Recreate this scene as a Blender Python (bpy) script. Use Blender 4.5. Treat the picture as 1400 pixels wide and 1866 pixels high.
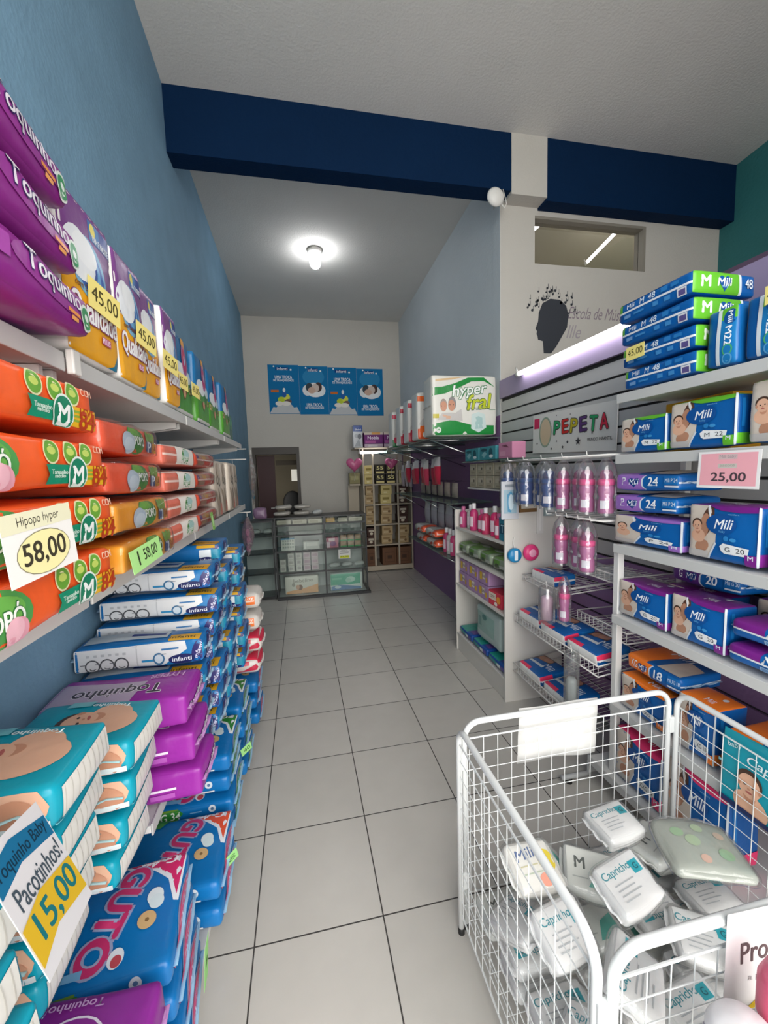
import bpy, bmesh, math, random
from mathutils import Vector, Matrix
from mathutils.geometry import tessellate_polygon

for o in list(bpy.data.objects):
    bpy.data.objects.remove(o)
SC = bpy.context.scene
COL = SC.collection
PI = math.pi
rnd = random.Random(7)

# ------------------------------------------------------------------ camera
CAM_H = 1.5301
yaw, pitch, roll = 0.1979, 0.0967, -0.0307
fwd = Vector((math.sin(yaw)*math.cos(pitch), math.cos(yaw)*math.cos(pitch), -math.sin(pitch)))
rt0 = Vector((math.cos(yaw), -math.sin(yaw), 0))
up0 = rt0.cross(fwd)
rt = rt0*math.cos(roll) + up0*math.sin(roll)
up = -rt0*math.sin(roll) + up0*math.cos(roll)
cam = bpy.data.cameras.new('camera')
cam.sensor_fit = 'HORIZONTAL'
cam.sensor_width = 36.0
cam.lens = 752.25/1400*36.0
cam.clip_start = 0.02
camo = bpy.data.objects.new('camera', cam)
COL.objects.link(camo)
M = Matrix.Identity(4)
for i in range(3):
    M[i][0], M[i][1], M[i][2] = rt[i], up[i], -fwd[i]
M[2][3] = CAM_H
camo.matrix_world = M
SC.camera = camo

# ------------------------------------------------------------------ light
SC.view_settings.view_transform = 'Standard'
SC.view_settings.look = 'None'
SC.view_settings.gamma = 1.0
SC.view_settings.use_curve_mapping = False
SC.view_settings.exposure = 0.12
W = bpy.data.worlds.new('sky')
SC.world = W
W.use_nodes = True
bg = W.node_tree.nodes['Background']
bg.inputs[0].default_value = (1.0, 0.985, 0.95, 1)
bg.inputs[1].default_value = 6.2

def area_light(name, loc, sx, sy, power, color=(1, 1, 1), rot=(0, 0, 0), portal=False):
    l = bpy.data.lights.new(name, 'AREA')
    l.shape = 'RECTANGLE'
    l.size, l.size_y, l.energy, l.color = sx, sy, power, color
    o = bpy.data.objects.new(name, l)
    o.location, o.rotation_euler = loc, rot
    COL.objects.link(o)
    if portal:
        l.cycles.is_portal = True
    return o
# daylight portal across the open shop front behind the photographer
area_light('shop_front_daylight', (0.55, -1.0, 2.0), 2.7, 4.0, 10, rot=(PI/2, 0, 0), portal=True)

# ------------------------------------------------------------------ materials
MATS = {}
def lin(c):
    if isinstance(c, str):
        c = c.lstrip('#')
        c = [int(c[i:i+2], 16)/255 for i in (0, 2, 4)]
    return tuple((x/12.92 if x <= 0.04045 else ((x+0.055)/1.055)**2.4) for x in c)

def mat(name, color='#ffffff', rough=0.5, metal=0.0, bump=0.0, bscale=20.0, spec=0.5, emit=None, estr=0, noise=0.0, nscale=3.0, dist=0.02):
    if name in MATS:
        return MATS[name]
    m = bpy.data.materials.new(name)
    m.use_nodes = True
    nt = m.node_tree
    b = nt.nodes['Principled BSDF']
    c = lin(color)
    b.inputs['Base Color'].default_value = (*c, 1)
    b.inputs['Roughness'].default_value = rough
    b.inputs['Metallic'].default_value = metal
    b.inputs['Specular IOR Level'].default_value = spec
    if emit:
        b.inputs['Emission Color'].default_value = (*lin(emit), 1)
        b.inputs['Emission Strength'].default_value = estr
    if bump or noise:
        tc = nt.nodes.new('ShaderNodeTexCoord')
    if bump:
        n = nt.nodes.new('ShaderNodeTexNoise')
        n.inputs['Scale'].default_value = bscale
        n.inputs['Detail'].default_value = 3
        bp = nt.nodes.new('ShaderNodeBump')
        bp.inputs['Strength'].default_value = bump
        bp.inputs['Distance'].default_value = dist
        nt.links.new(tc.outputs['Object'], n.inputs['Vector'])
        nt.links.new(n.outputs['Fac'], bp.inputs['Height'])
        nt.links.new(bp.outputs['Normal'], b.inputs['Normal'])
    if noise:
        n2 = nt.nodes.new('ShaderNodeTexNoise')
        n2.inputs['Scale'].default_value = nscale
        n2.inputs['Detail'].default_value = 6
        mr = nt.nodes.new('ShaderNodeMapRange')
        mr.inputs['To Min'].default_value = 1-noise
        mr.inputs['To Max'].default_value = 1+noise
        mx = nt.nodes.new('ShaderNodeVectorMath')
        mx.operation = 'SCALE'
        mx.inputs[0].default_value = c
        nt.links.new(tc.outputs['Object'], n2.inputs['Vector'])
        nt.links.new(n2.outputs['Fac'], mr.inputs['Value'])
        nt.links.new(mr.outputs['Result'], mx.inputs['Scale'])
        nt.links.new(mx.outputs['Vector'], b.inputs['Base Color'])
    MATS[name] = m
    return m

def film(c):
    """printed plastic film in one ink colour"""
    return mat('film_'+c.lstrip('#'), c, rough=0.32, bump=0.28, bscale=16, spec=0.45, dist=0.012)
def paper(c):
    return mat('paper_'+c.lstrip('#'), c, rough=0.8, spec=0.2)
def card(c):
    return mat('card_'+c.lstrip('#'), c, rough=0.6, spec=0.3, noise=0.06, nscale=8)

def clear_mat(name, tint='#ffffff', gloss=0.08, rough=0.12, bump=0.4, bscale=14, alpha=0.0):
    """thin clear sheet: lets light through, mirrors a little at grazing angles"""
    if name in MATS:
        return MATS[name]
    m = bpy.data.materials.new(name)
    m.use_nodes = True
    nt = m.node_tree
    nt.nodes.clear()
    out = nt.nodes.new('ShaderNodeOutputMaterial')
    tr = nt.nodes.new('ShaderNodeBsdfTransparent')
    tr.inputs[0].default_value = (*lin(tint), 1)
    gl = nt.nodes.new('ShaderNodeBsdfGlossy')
    gl.inputs['Roughness'].default_value = rough
    gl.inputs['Color'].default_value = (0.9, 0.9, 0.9, 1)
    df = nt.nodes.new('ShaderNodeBsdfDiffuse')
    df.inputs[0].default_value = (*lin(tint), 1)
    lw = nt.nodes.new('ShaderNodeLayerWeight')
    lw.inputs['Blend'].default_value = 0.25
    ma = nt.nodes.new('ShaderNodeMath')
    ma.operation = 'MULTIPLY_ADD'
    ma.inputs[1].default_value = 0.5
    ma.inputs[2].default_value = gloss
    m1 = nt.nodes.new('ShaderNodeMixShader')
    m2 = nt.nodes.new('ShaderNodeMixShader')
    m2.inputs[0].default_value = alpha
    if bump:
        tc = nt.nodes.new('ShaderNodeTexCoord')
        n = nt.nodes.new('ShaderNodeTexNoise')
        n.inputs['Scale'].default_value = bscale
        bp = nt.nodes.new('ShaderNodeBump')
        bp.inputs['Strength'].default_value = bump
        bp.inputs['Distance'].default_value = 0.02
        nt.links.new(tc.outputs['Object'], n.inputs['Vector'])
        nt.links.new(n.outputs['Fac'], bp.inputs['Height'])
        nt.links.new(bp.outputs['Normal'], gl.inputs['Normal'])
        nt.links.new(bp.outputs['Normal'], lw.inputs['Normal'])
    nt.links.new(lw.outputs['Fresnel'], ma.inputs[0])
    nt.links.new(ma.outputs[0], m1.inputs[0])
    nt.links.new(tr.outputs[0], m1.inputs[1])
    nt.links.new(gl.outputs[0], m1.inputs[2])
    nt.links.new(m1.outputs[0], m2.inputs[1])
    nt.links.new(df.outputs[0], m2.inputs[2])
    nt.links.new(m2.outputs[0], out.inputs[0])
    MATS[name] = m
    return m

# ------------------------------------------------------------------ mesh builder
class MB:
    def __init__(s):
        s.v, s.f, s.m, s.mats = [], [], [], []
    def mi(s, m):
        if m not in s.mats:
            s.mats.append(m)
        return s.mats.index(m)
    def add(s, verts, faces, m):
        o = len(s.v)
        s.v += [tuple(v) for v in verts]
        k = s.mi(m)
        for f in faces:
            s.f.append([i+o for i in f])
            s.m.append(k)
    def box(s, x0, y0, z0, x1, y1, z1, m):
        v = [(x, y, z) for x in (x0, x1) for y in (y0, y1) for z in (z0, z1)]
        s.add(v, [(0, 1, 3, 2), (4, 6, 7, 5), (0, 4, 5, 1), (2, 3, 7, 6), (0, 2, 6, 4), (1, 5, 7, 3)], m)
    def quad(s, a, b, c, d, m):
        s.add([a, b, c, d], [(0, 1, 2, 3)], m)
    def tube(s, pts, r, m, n=8, closed=False, cap=True):
        P = [Vector(p) for p in pts]
        N = len(P)
        verts, faces = [], []
        ref = None
        for i, p in enumerate(P):
            if closed:
                t = (P[(i+1) % N]-P[i-1])
            else:
                t = P[min(i+1, N-1)]-P[max(i-1, 0)]
            t.normalize()
            if ref is None:
                ref = t.orthogonal().normalized()
            else:
                ref = (ref-t*ref.dot(t))
                ref = ref.normalized() if ref.length > 1e-6 else t.orthogonal().normalized()
            bi = t.cross(ref)
            rr = r[i] if isinstance(r, (list, tuple)) else r
            for k in range(n):
                a = 2*PI*k/n
                verts.append(p+(ref*math.cos(a)+bi*math.sin(a))*rr)
        for i in range(N if closed else N-1):
            j = (i+1) % N
            for k in range(n):
                l = (k+1) % n
                faces.append((i*n+k, i*n+l, j*n+l, j*n+k))
        if cap and not closed:
            faces.append(tuple(range(n))[::-1])
            faces.append(tuple((N-1)*n+k for k in range(n)))
        s.add(verts, faces, m)
    def lathe(s, prof, m, n=20, c=(0, 0, 0), ax='z', cap=True):
        verts, faces = [], []
        for r, h in prof:
            for k in range(n):
                a = 2*PI*k/n
                p = (r*math.cos(a), r*math.sin(a), h)
                if ax == 'y':
                    p = (p[0], p[2], p[1])
                elif ax == 'x':
                    p = (p[2], p[0], p[1])
                verts.append((p[0]+c[0], p[1]+c[1], p[2]+c[2]))
        for i in range(len(prof)-1):
            for k in range(n):
                l = (k+1) % n
                faces.append((i*n+k, i*n+l, (i+1)*n+l, (i+1)*n+k))
        if cap:
            faces.append(tuple(range(n))[::-1])
            faces.append(tuple((len(prof)-1)*n+k for k in range(n)))
        s.add(verts, faces, m)
    def ball(s, c, rx, ry, rz, m, nu=16, nv=10):
        verts, faces = [], []
        for i in range(nv+1):
            t = PI*i/nv
            for k in range(nu):
                a = 2*PI*k/nu
                verts.append((c[0]+rx*math.sin(t)*math.cos(a), c[1]+ry*math.sin(t)*math.sin(a), c[2]+rz*math.cos(t)))
        for i in range(nv):
            for k in range(nu):
                l = (k+1) % nu
                faces.append((i*nu+k, (i+1)*nu+k, (i+1)*nu+l, i*nu+l))
        s.add(verts, faces, m)
    def mesh(s, name, smooth=False, bevel=0):
        me = bpy.data.meshes.new(name)
        me.from_pydata(s.v, [], s.f)
        for m in s.mats:
            me.materials.append(m)
        me.polygons.foreach_set('material_index', s.m)
        if smooth:
            me.polygons.foreach_set('use_smooth', [True]*len(s.f))
        me.update()
        return me
    def obj(s, name, parent=None, smooth=False, bevel=0.0, **tagkw):
        o = bpy.data.objects.new(name, s.mesh(name, smooth))
        COL.objects.link(o)
        if parent is not None:
            o.parent = parent
        if bevel:
            b = o.modifiers.new('bevel', 'BEVEL')
            b.width, b.segments, b.limit_method = bevel, 2, 'ANGLE'
        if tagkw:
            tag(o, **tagkw)
        return o

def tag(o, label=None, cat=None, group=None, kind=None):
    if label:
        o['label'] = label
    if cat:
        o['category'] = cat
    if group:
        o['group'] = group
    if kind:
        o['kind'] = kind
    return o
def thing(name, label, cat, loc=(0, 0, 0), rz=0, group=None):
    o = bpy.data.objects.new(name, None)
    o.empty_display_size = 0.05
    COL.objects.link(o)
    o.location = loc
    o.rotation_euler = (0, 0, rz)
    return tag(o, label, cat, group)
def dup(o, parent=None):
    c = o.copy()
    COL.objects.link(c)
    if parent is not None:
        c.parent = parent
    for ch in list(KIDS.get(o.name, [])) or list(o.children):
        dup(ch, c)
    return c
KIDS = {}
def struct(mb, name, **k):
    o = mb.obj(name, **k)
    o['kind'] = 'structure'
    return o

# ------------------------------------------------------------------ lettering
_txt = {}
def text_mesh(s, res=4):
    """outline letters as 2-D verts and faces, normalised to a unit box"""
    key = s
    if key in _txt:
        return _txt[key]
    cu = bpy.data.curves.new('letters', 'FONT')
    cu.body = s
    cu.size = 1.0
    cu.resolution_u = res
    cu.fill_mode = 'FRONT'
    cu.dimensions = '2D'
    ob = bpy.data.objects.new('letters', cu)
    COL.objects.link(ob)
    dg = bpy.context.evaluated_depsgraph_get()
    me = bpy.data.meshes.new_from_object(ob.evaluated_get(dg))
    V = [(v.co.x, v.co.y) for v in me.vertices]
    F = [tuple(p.vertices) for p in me.polygons]
    bpy.data.objects.remove(ob)
    bpy.data.meshes.remove(me)
    _txt[key] = (V, F)
    return _txt[key]
def text_box(s):
    V, F = text_mesh(s)
    xs = [v[0] for v in V]
    ys = [v[1] for v in V]
    x0, x1, y0, y1 = min(xs), max(xs), min(ys), max(ys)
    cx, cy, w, h = (x0+x1)/2, (y0+y1)/2, max(x1-x0, 1e-4), max(y1-y0, 1e-4)
    return [((x-cx)/w, (y-cy)/h) for x, y in V], F

US = [-1, -.985, -.95, -.86, -.65, -.4, -.13, .13, .4, .65, .86, .95, .985, 1]
# 2-D print elements -> (verts, faces) in metres on a flat sheet of half size hx, hy
def print2d(el, hx, hy):
    k = el[0]
    if k == 'r':        # rectangle u0,v0,u1,v1
        _, u0, v0, u1, v1, col = el
        lo, hi = min(u0, u1), max(u0, u1)
        gu = [lo]+[q for q in US if lo+.01 < q < hi-.01]+[hi]
        lo, hi = min(v0, v1), max(v0, v1)
        gv = [lo]+[q for q in US if lo+.01 < q < hi-.01]+[hi]
        nv = len(gv)
        V = [(x*hx, y*hy) for x in gu for y in gv]
        F = [(i*nv+j, (i+1)*nv+j, (i+1)*nv+j+1, i*nv+j+1) for i in range(len(gu)-1) for j in range(nv-1)]
        return [(V, F, col)]
    if k == 'e':        # ellipse cu,cv,ru(m),rv(m)
        _, cu, cv, ru, rv, col = el[:6]
        ang = el[6] if len(el) > 6 else 0
        N = 20
        V, F = [(cu*hx, cv*hy)], []
        ca, sa = math.cos(ang), math.sin(ang)
        for j in (0.5, 1.0):
            for i in range(N):
                a = 2*PI*i/N
                x, y = ru*j*math.cos(a), rv*j*math.sin(a)
                V.append((cu*hx+x*ca-y*sa, cv*hy+x*sa+y*ca))
        for i in range(N):
            l = (i+1) % N
            F.append((0, 1+i, 1+l))
            F.append((1+i, 1+N+i, 1+N+l, 1+l))
        return [(V, F, col)]
    if k == 'p':        # polygon in uv
        _, pts, col = el
        P = [(u*hx, v*hy) for u, v in pts]
        tris = tessellate_polygon([[Vector((x, y, 0)) for x, y in P]])
        bm = bmesh.new()
        vs = [bm.verts.new((x, y, 0)) for x, y in P]
        for t in tris:
            try:
                bm.faces.new([vs[i] for i in t])
            except ValueError:
                pass
        for _ in range(4):
            lg = [e for e in bm.edges if e.calc_length() > max(0.014, min(hx, hy)*.22)]
            if not lg:
                break
            bmesh.ops.subdivide_edges(bm, edges=lg, cuts=1)
            bmesh.ops.triangulate(bm, faces=bm.faces[:])
        bm.normal_update()
        bm.verts.index_update()
        V = [(v.co.x, v.co.y) for v in bm.verts]
        F = []
        for f in bm.faces:
            ids = [v.index for v in f.verts]
            F.append(ids if f.normal.z > 0 else ids[::-1])
        bm.free()
        return [(V, F, col)]
    if k == 't':        # text: string, cu, cv, width(m), height(m), colour, angle, outline colour, bold, shear
        _, s, cu, cv, w, h, col = el[:7]
        ang = el[7] if len(el) > 7 else 0
        ol = el[8] if len(el) > 8 else None
        bold = el[9] if len(el) > 9 else 0.012
        sh = el[10] if len(el) > 10 else 0.0
        out = []
        ca, sa = math.cos(ang), math.sin(ang)
        V0, F0 = text_box(s)
        nchar = max(1, len(s))
        em = max(min(w/nchar*1.4, h), 1e-4)
        for c, bd in (([(ol, bold+0.055)] if ol else [])+[(col, bold)]):
            if bd < .004:
                sh_ = [(0, 0)]
            elif c == ol:
                sh_ = [(math.cos(q*PI/3)*bd*em, math.sin(q*PI/3)*bd*em) for q in range(6)]
            else:
                sh_ = [(-bd*em, 0), (0, bd*em*.6), (0, -bd*em*.6), (bd*em, 0)]
            for dx, dy in sh_:
                V = []
                for x, y in V0:
                    px, py = x*w+y*h*sh+dx, y*h+dy
                    V.append((cu*hx+px*ca-py*sa, cv*hy+px*sa+py*ca))
                out.append((V, F0, c))
        return out
    raise ValueError(k)

def flat_print(mb, els, hx, hy, origin, ux, uy, nrm, mk=paper, base=0.0006, step=0.00008):
    """lay print elements on a flat sheet (origin = sheet centre)"""
    O, X, Y, N = Vector(origin), Vector(ux), Vector(uy), Vector(nrm)
    lay = 0
    for el in els:
        for V, F, col in print2d(el, hx, hy):
            off = base+step*lay
            lay += 1
            mb.add([O+X*x+Y*y+N*off for x, y in V], F, mk(col))

# ------------------------------------------------------------------ packs
STY = {}
AX = {'F': 1, 'B': 1, 'R': 0, 'L': 0, 'T': 2, 'D': 2}
def bpt(f, u, v):
    return {'F': (u, -1, v), 'B': (-u, 1, v), 'R': (1, u, v), 'L': (-1, -u, v), 'T': (u, v, 1), 'D': (u, -v, -1)}[f]
def style(key, w, d, h, body, faces=None, prints=None, r=0.014, b=0.012, wob=0.002, fin=None, wrap=False, name='diaper_pack', seed=0, mk=film):
    STY[key] = dict(w=w, d=d, h=h, body=body, faces=faces or {}, prints=prints or {}, r=r, b=b, wob=wob, fin=fin, wrap=wrap, name=name, seed=seed, proto=None, mk=mk)

def pack_surface(st, grow=0.0):
    fin = 0.010 if st['fin'] else 0.0
    b = st['b']
    bb = (min(b*.4, st['w']*.06), min(b*.55, st['d']*.1), min(b*.7, st['h']*.1))
    wob = st['wob']
    H = (st['w']/2-bb[0]-fin-wob, st['d']/2-bb[1]-wob, st['h']/2-bb[2]-wob)
    r = min(st['r']*.58, min(H)*0.95)
    s0 = st['seed']*1.7
    def S(f, u, v):
        base = bpt(f, u, v)
        q = [base[i]*H[i] for i in range(3)]
        c = [max(-(H[i]-r), min(H[i]-r, q[i])) for i in range(3)]
        dv = Vector([q[i]-c[i] for i in range(3)])
        n = dv.normalized()
        a = AX[f]
        sg = 1 if base[a] > 0 else -1
        p = Vector(c)+n*r
        p[a] += sg*bb[a]*(1-u**2)*(1-v**2)
        wv = wob*math.sin(p.x*17+s0+p.z*9)*math.sin(p.y*15+s0*2+p.z*21)
        p += n*(wv+grow)
        p.z += st['h']/2
        return p, n
    return S, H

def pack_mesh(key):
    st = STY[key]
    mk = st['mk']
    S, H = pack_surface(st)
    bm = MB()
    n = len(US)
    for f in 'FBRLTD':
        V = [S(f, u, v)[0] for u in US for v in US]
        F = [(i*n+j, (i+1)*n+j, (i+1)*n+j+1, i*n+j+1) for i in range(n-1) for j in range(n-1)]
        bm.add(V, F, mk(st['faces'].get(f, st['body'])))
    dim = {'F': (H[0], H[2]), 'B': (H[0], H[2]), 'R': (H[1], H[2]), 'L': (H[1], H[2]), 'T': (H[0], H[1]), 'D': (H[0], H[1])}
    for f, els in st['prints'].items():
        hx, hy = dim[f]
        lay = 0
        for el in els:
            for V, F, col in print2d(el, hx, hy):
                off = 0.0015+0.00012*lay
                lay += 1
                W_ = []
                for x, y in V:
                    p, nn = S(f, max(-1, min(1, x/hx)), max(-1, min(1, y/hy)))
                    W_.append(p+nn*off)
                bm.add(W_, F, mk(col))
    return bm.mesh(st['name']+'_wrapper', smooth=True)

def pack_proto(key):
    st = STY[key]
    me = pack_mesh(key)
    root = bpy.data.objects.new(st['name'], None)
    root.empty_display_size = 0.05
    COL.objects.link(root)
    kids = []
    o = bpy.data.objects.new('wrapper', me)
    COL.objects.link(o)
    o.parent = root
    kids.append(o)
    S, H = pack_surface(st)
    if st['fin']:
        for sg, f in ((1, 'R'), (-1, 'L')):
            mb = MB()
            pts = []
            N = 9
            for i in range(N):
                t = -0.9+1.8*i/(N-1)
                base, nn = S(f, t*sg, 0.0)
                z = st['h']/2+0.004*math.sin(i*2.1)
                pts.append((base.x, base.y, z))
            V, F = [], []
            for i, (x, y, z) in enumerate(pts):
                ln = 0.010
                V += [(x-sg*0.002, y, z-0.0006), (x+sg*ln, y, z-0.0006+0.003*math.sin(i*1.7)), (x+sg*ln, y, z+0.0006+0.003*math.sin(i*1.7)), (x-sg*0.002, y, z+0.0006)]
            for i in range(N-1):
                for k in range(4):
                    l = (k+1) % 4
                    F.append((i*4+k, i*4+l, i*4+4+l, i*4+4+k))
            mb.add(V, F, film(st['fin']))
            e = mb.obj('end_seal', root, smooth=True)
            kids.append(e)
    if st['wrap']:
        S2, _ = pack_surface(st, 0.006)
        mb = MB()
        n = len(US)
        for f in 'FBRLT':
            V = []
            for u in US:
                for v in US:
                    p, nn = S2(f, u, v)
                    V.append(p+nn*0.0025*math.sin(p.x*60+p.z*45)*math.sin(p.y*52))
            mb.add(V, [(i*n+j, (i+1)*n+j, (i+1)*n+j+1, i*n+j+1) for i in range(n-1) for j in range(n-1)], clear_mat('clear_overwrap', gloss=0.03, alpha=0.015))
        e = mb.obj('clear_overwrap', root, smooth=True)
        kids.append(e)
    KIDS_root(root, kids)
    st['proto'] = root
    st['used'] = False
    return root
ROOTK = {}
def KIDS_root(root, kids):
    ROOTK[root] = kids
def dup_root(root):
    c = root.copy()
    COL.objects.link(c)
    for k in ROOTK[root]:
        d = k.copy()
        COL.objects.link(d)
        d.parent = c
    return c
def put(key, x, y, z, rz=0.0, label='', cat='diaper pack', group=None, rx=0.0, ry=0.0, sc=None):
    st = STY[key]
    if st['proto'] is None:
        pack_proto(key)
    o = st['proto'] if not st['used'] else dup_root(st['proto'])
    st['used'] = True
    o.location = (x, y, z)
    o.rotation_euler = (rx, ry, rz)
    if sc:
        o.scale = sc
    for k in ('label', 'category', 'group'):
        if k in o.keys():
            del o[k]
    return tag(o, label, cat, group)
def _fit(st, w, sc):
    q = list(sc or (1, 1, 1))
    if w:
        q[0] *= w/st['w']
    return tuple(q), st['w']*q[0], st['d']*q[1]
def putL(key, y0, xf, z, label, group=None, w=None, rz=0.0, sc=None, **k):      # front faces the aisle from the left wall
    q, ww, dd = _fit(STY[key], w, sc)
    return put(key, xf-dd/2, y0+ww/2, z, PI/2+rz, label, group=group, sc=q, **k)
def putR(key, y1, xf, z, label, group=None, w=None, rz=0.0, sc=None, **k):      # front faces the aisle from the right wall; y1 = far end
    q, ww, dd = _fit(STY[key], w, sc)
    return put(key, xf+dd/2, y1-ww/2, z, -PI/2+rz, label, group=group, sc=q, **k)
def putF(key, x0, yf, z, label, group=None, rz=0.0, sc=None, **k):               # front faces the shop door
    q, ww, dd = _fit(STY[key], None, sc)
    return put(key, x0+ww/2, yf+dd/2, z, rz, label, group=group, sc=q, **k)
ORD = ['bottom', 'second', 'third', 'fourth', 'fifth', 'sixth', 'seventh', 'eighth']
def ordn(i, n):
    if i == n-1:
        return 'topmost'
    if i == 0:
        return 'lowest'
    return ORD[i]+' up'

def price_card(name, label, c, w, h, els, rot, col='#fff2a0', cat='price tag', group=None, t=0.0008):
    """small card with its own print; local X = right, Z = up, faces -Y"""
    mb = MB()
    mb.box(-w/2, 0, -h/2, w/2, t, h/2, paper(col))
    flat_print(mb, els, w/2, h/2, (0, 0, 0), (1, 0, 0), (0, 0, 1), (0, -1, 0), base=0.0003, step=0.00006)
    o = mb.obj(name)
    o.location = c
    o.rotation_euler = rot
    return tag(o, label, cat, group)
def star(cu, cv, r, hx, hy, n=5, inner=0.42, rot=0):
    P = []
    for i in range(2*n):
        a = PI/2+rot+PI*i/n
        q = r if i % 2 == 0 else r*inner
        P.append((cu+q*math.cos(a)/hx, cv+q*math.sin(a)/hy))
    return P
SKIN, SKIN2, HAIR = '#e3b295', '#c98f72', '#4a3327'
def baby(cu, cv, s, hx, hy, ang=0, hair=HAIR, skin=SKIN):
    """printed picture of a baby: shoulders, head, hair, eyes, mouth"""
    ca, sa = math.cos(ang), math.sin(ang)
    def P(x, y):
        return cu+(x*ca-y*sa)*s/hx, cv+(x*sa+y*ca)*s/hy
    L = [('e', *P(0, -.95), .72*s, .62*s, skin, ang), ('e', *P(0, -.45), .26*s, .3*s, SKIN2, ang),
         ('e', *P(0, .22), .53*s, .52*s, hair, ang), ('e', *P(0, .02), .46*s, .53*s, skin, ang),
         ('e', *P(-.47, 0), .09*s, .13*s, SKIN2, ang), ('e', *P(.47, 0), .09*s, .13*s, SKIN2, ang),
         ('e', *P(-.18, .06), .06*s, .05*s, '#33241f', ang), ('e', *P(.18, .06), .06*s, .05*s, '#33241f', ang),
         ('e', *P(0, -.1), .06*s, .05*s, SKIN2, ang), ('e', *P(0, -.27), .14*s, .05*s, '#b3605a', ang)]
    return L
# ------------------------------------------------------------------ the room
XL, XR, XN = -0.76, 1.70, 3.87      # left wall, partition, far side of the neighbouring shop
YF, YB, YW = -1.0, 6.80, 3.30       # open front, back wall, wall under the beam
T = 0.43
def floor_mat():
    m = bpy.data.materials.new('floor_tiles')
    m.use_nodes = True
    nt = m.node_tree
    N, L = nt.nodes, nt.links
    b = N['Principled BSDF']
    tc = N.new('ShaderNodeTexCoord')
    sx = N.new('ShaderNodeSeparateXYZ')
    L.new(tc.outputs['Object'], sx.inputs[0])
    def math_(op, a, c, v=None):
        n = N.new('ShaderNodeMath')
        n.operation = op
        for i, q in enumerate((a, c)):
            if q is None:
                continue
            if isinstance(q, (int, float)):
                n.inputs[i].default_value = q
            else:
                L.new(q, n.inputs[i])
        return n.outputs[0]
    ds, cells = [], []
    for ax, off in ((0, 0.2209), (1, -2.1332+T*20)):
        t = math_('DIVIDE', math_('ADD', sx.outputs[ax], off), T)
        cells.append(math_('FLOOR', t, None))
        fr = math_('FRACT', t, None)
        d = math_('SUBTRACT', 0.5, math_('ABSOLUTE', math_('SUBTRACT', fr, 0.5), None))
        ds.append(math_('MULTIPLY', d, T))
    d = math_('MINIMUM', ds[0], ds[1])
    mr = N.new('ShaderNodeMapRange')
    mr.inputs['From Min'].default_value = 0.0016
    mr.inputs['From Max'].default_value = 0.0030
    L.new(d, mr.inputs['Value'])
    cx = N.new('ShaderNodeCombineXYZ')
    L.new(cells[0], cx.inputs[0])
    L.new(cells[1], cx.inputs[1])
    wn = N.new('ShaderNodeTexWhiteNoise')
    L.new(cx.outputs[0], wn.inputs[0])
    ns = N.new('ShaderNodeTexNoise')
    ns.inputs['Scale'].default_value = 9
    ns.inputs['Detail'].default_value = 5
    L.new(tc.outputs['Object'], ns.inputs['Vector'])
    a1 = math_('MULTIPLY', math_('SUBTRACT', wn.outputs['Value'], 0.5), 0.05)
    a2 = math_('MULTIPLY', math_('SUBTRACT', ns.outputs['Fac'], 0.5), 0.12)
    k = math_('ADD', math_('ADD', a1, a2), 1.0)
    vm = N.new('ShaderNodeVectorMath')
    vm.operation = 'SCALE'
    vm.inputs[0].default_value = lin('#c4c0b9')
    L.new(k, vm.inputs['Scale'])
    mx = N.new('ShaderNodeMix')
    mx.data_type = 'RGBA'
    L.new(mr.outputs['Result'], mx.inputs['Factor'])
    mx.inputs['A'].default_value = (*lin('#3a3735'), 1)
    L.new(vm.outputs[0], mx.inputs['B'])
    L.new(mx.outputs['Result'], b.inputs['Base Color'])
    rr = N.new('ShaderNodeMapRange')
    rr.inputs['To Min'].default_value = 0.8
    rr.inputs['To Max'].default_value = 0.27
    L.new(mr.outputs['Result'], rr.inputs['Value'])
    L.new(rr.outputs['Result'], b.inputs['Roughness'])
    bp = N.new('ShaderNodeBump')
    bp.inputs['Strength'].default_value = 0.5
    bp.inputs['Distance'].default_value = 0.002
    L.new(mr.outputs['Result'], bp.inputs['Height'])
    L.new(bp.outputs['Normal'], b.inputs['Normal'])
    return m
FLOOR = floor_mat()
BLUE = mat('wall_paint_blue', '#7aa0b9', rough=0.75, bump=0.14, bscale=45, noise=0.16, nscale=5, spec=0.3)
NAVY = mat('beam_paint_navy', '#072444', rough=0.7, bump=0.2, bscale=40, noise=0.12, spec=0.08)
WHITE = mat('wall_paint_white', '#c3bfb7', rough=0.8, bump=0.12, bscale=60, noise=0.05, spec=0.2)
GREYB = mat('wall_paint_greyblue', '#ccd3d6', rough=0.75, bump=0.15, bscale=45, noise=0.06, spec=0.3)
CEIL = mat('ceiling_plaster', '#dad8d3', rough=0.9, bump=0.15, bscale=70, noise=0.05, spec=0.15)
PURPLE = mat('wall_paint_purple', '#8a6a93', rough=0.6, bump=0.1, bscale=50, noise=0.08, spec=0.35)
LILAC = mat('trim_lilac', '#9f8fae', rough=0.55)
TEALW = mat('wall_paint_teal', '#2c6f70', rough=0.7, bump=0.15, bscale=45, noise=0.1)
SLAT = mat('slat_panel_grey', '#b4b3b1', rough=0.45, noise=0.03)
DARK = mat('slot_dark', '#2a2829', rough=0.8)
CONC = mat('pavement_concrete', '#97928b', rough=0.95, noise=0.15)

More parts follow.
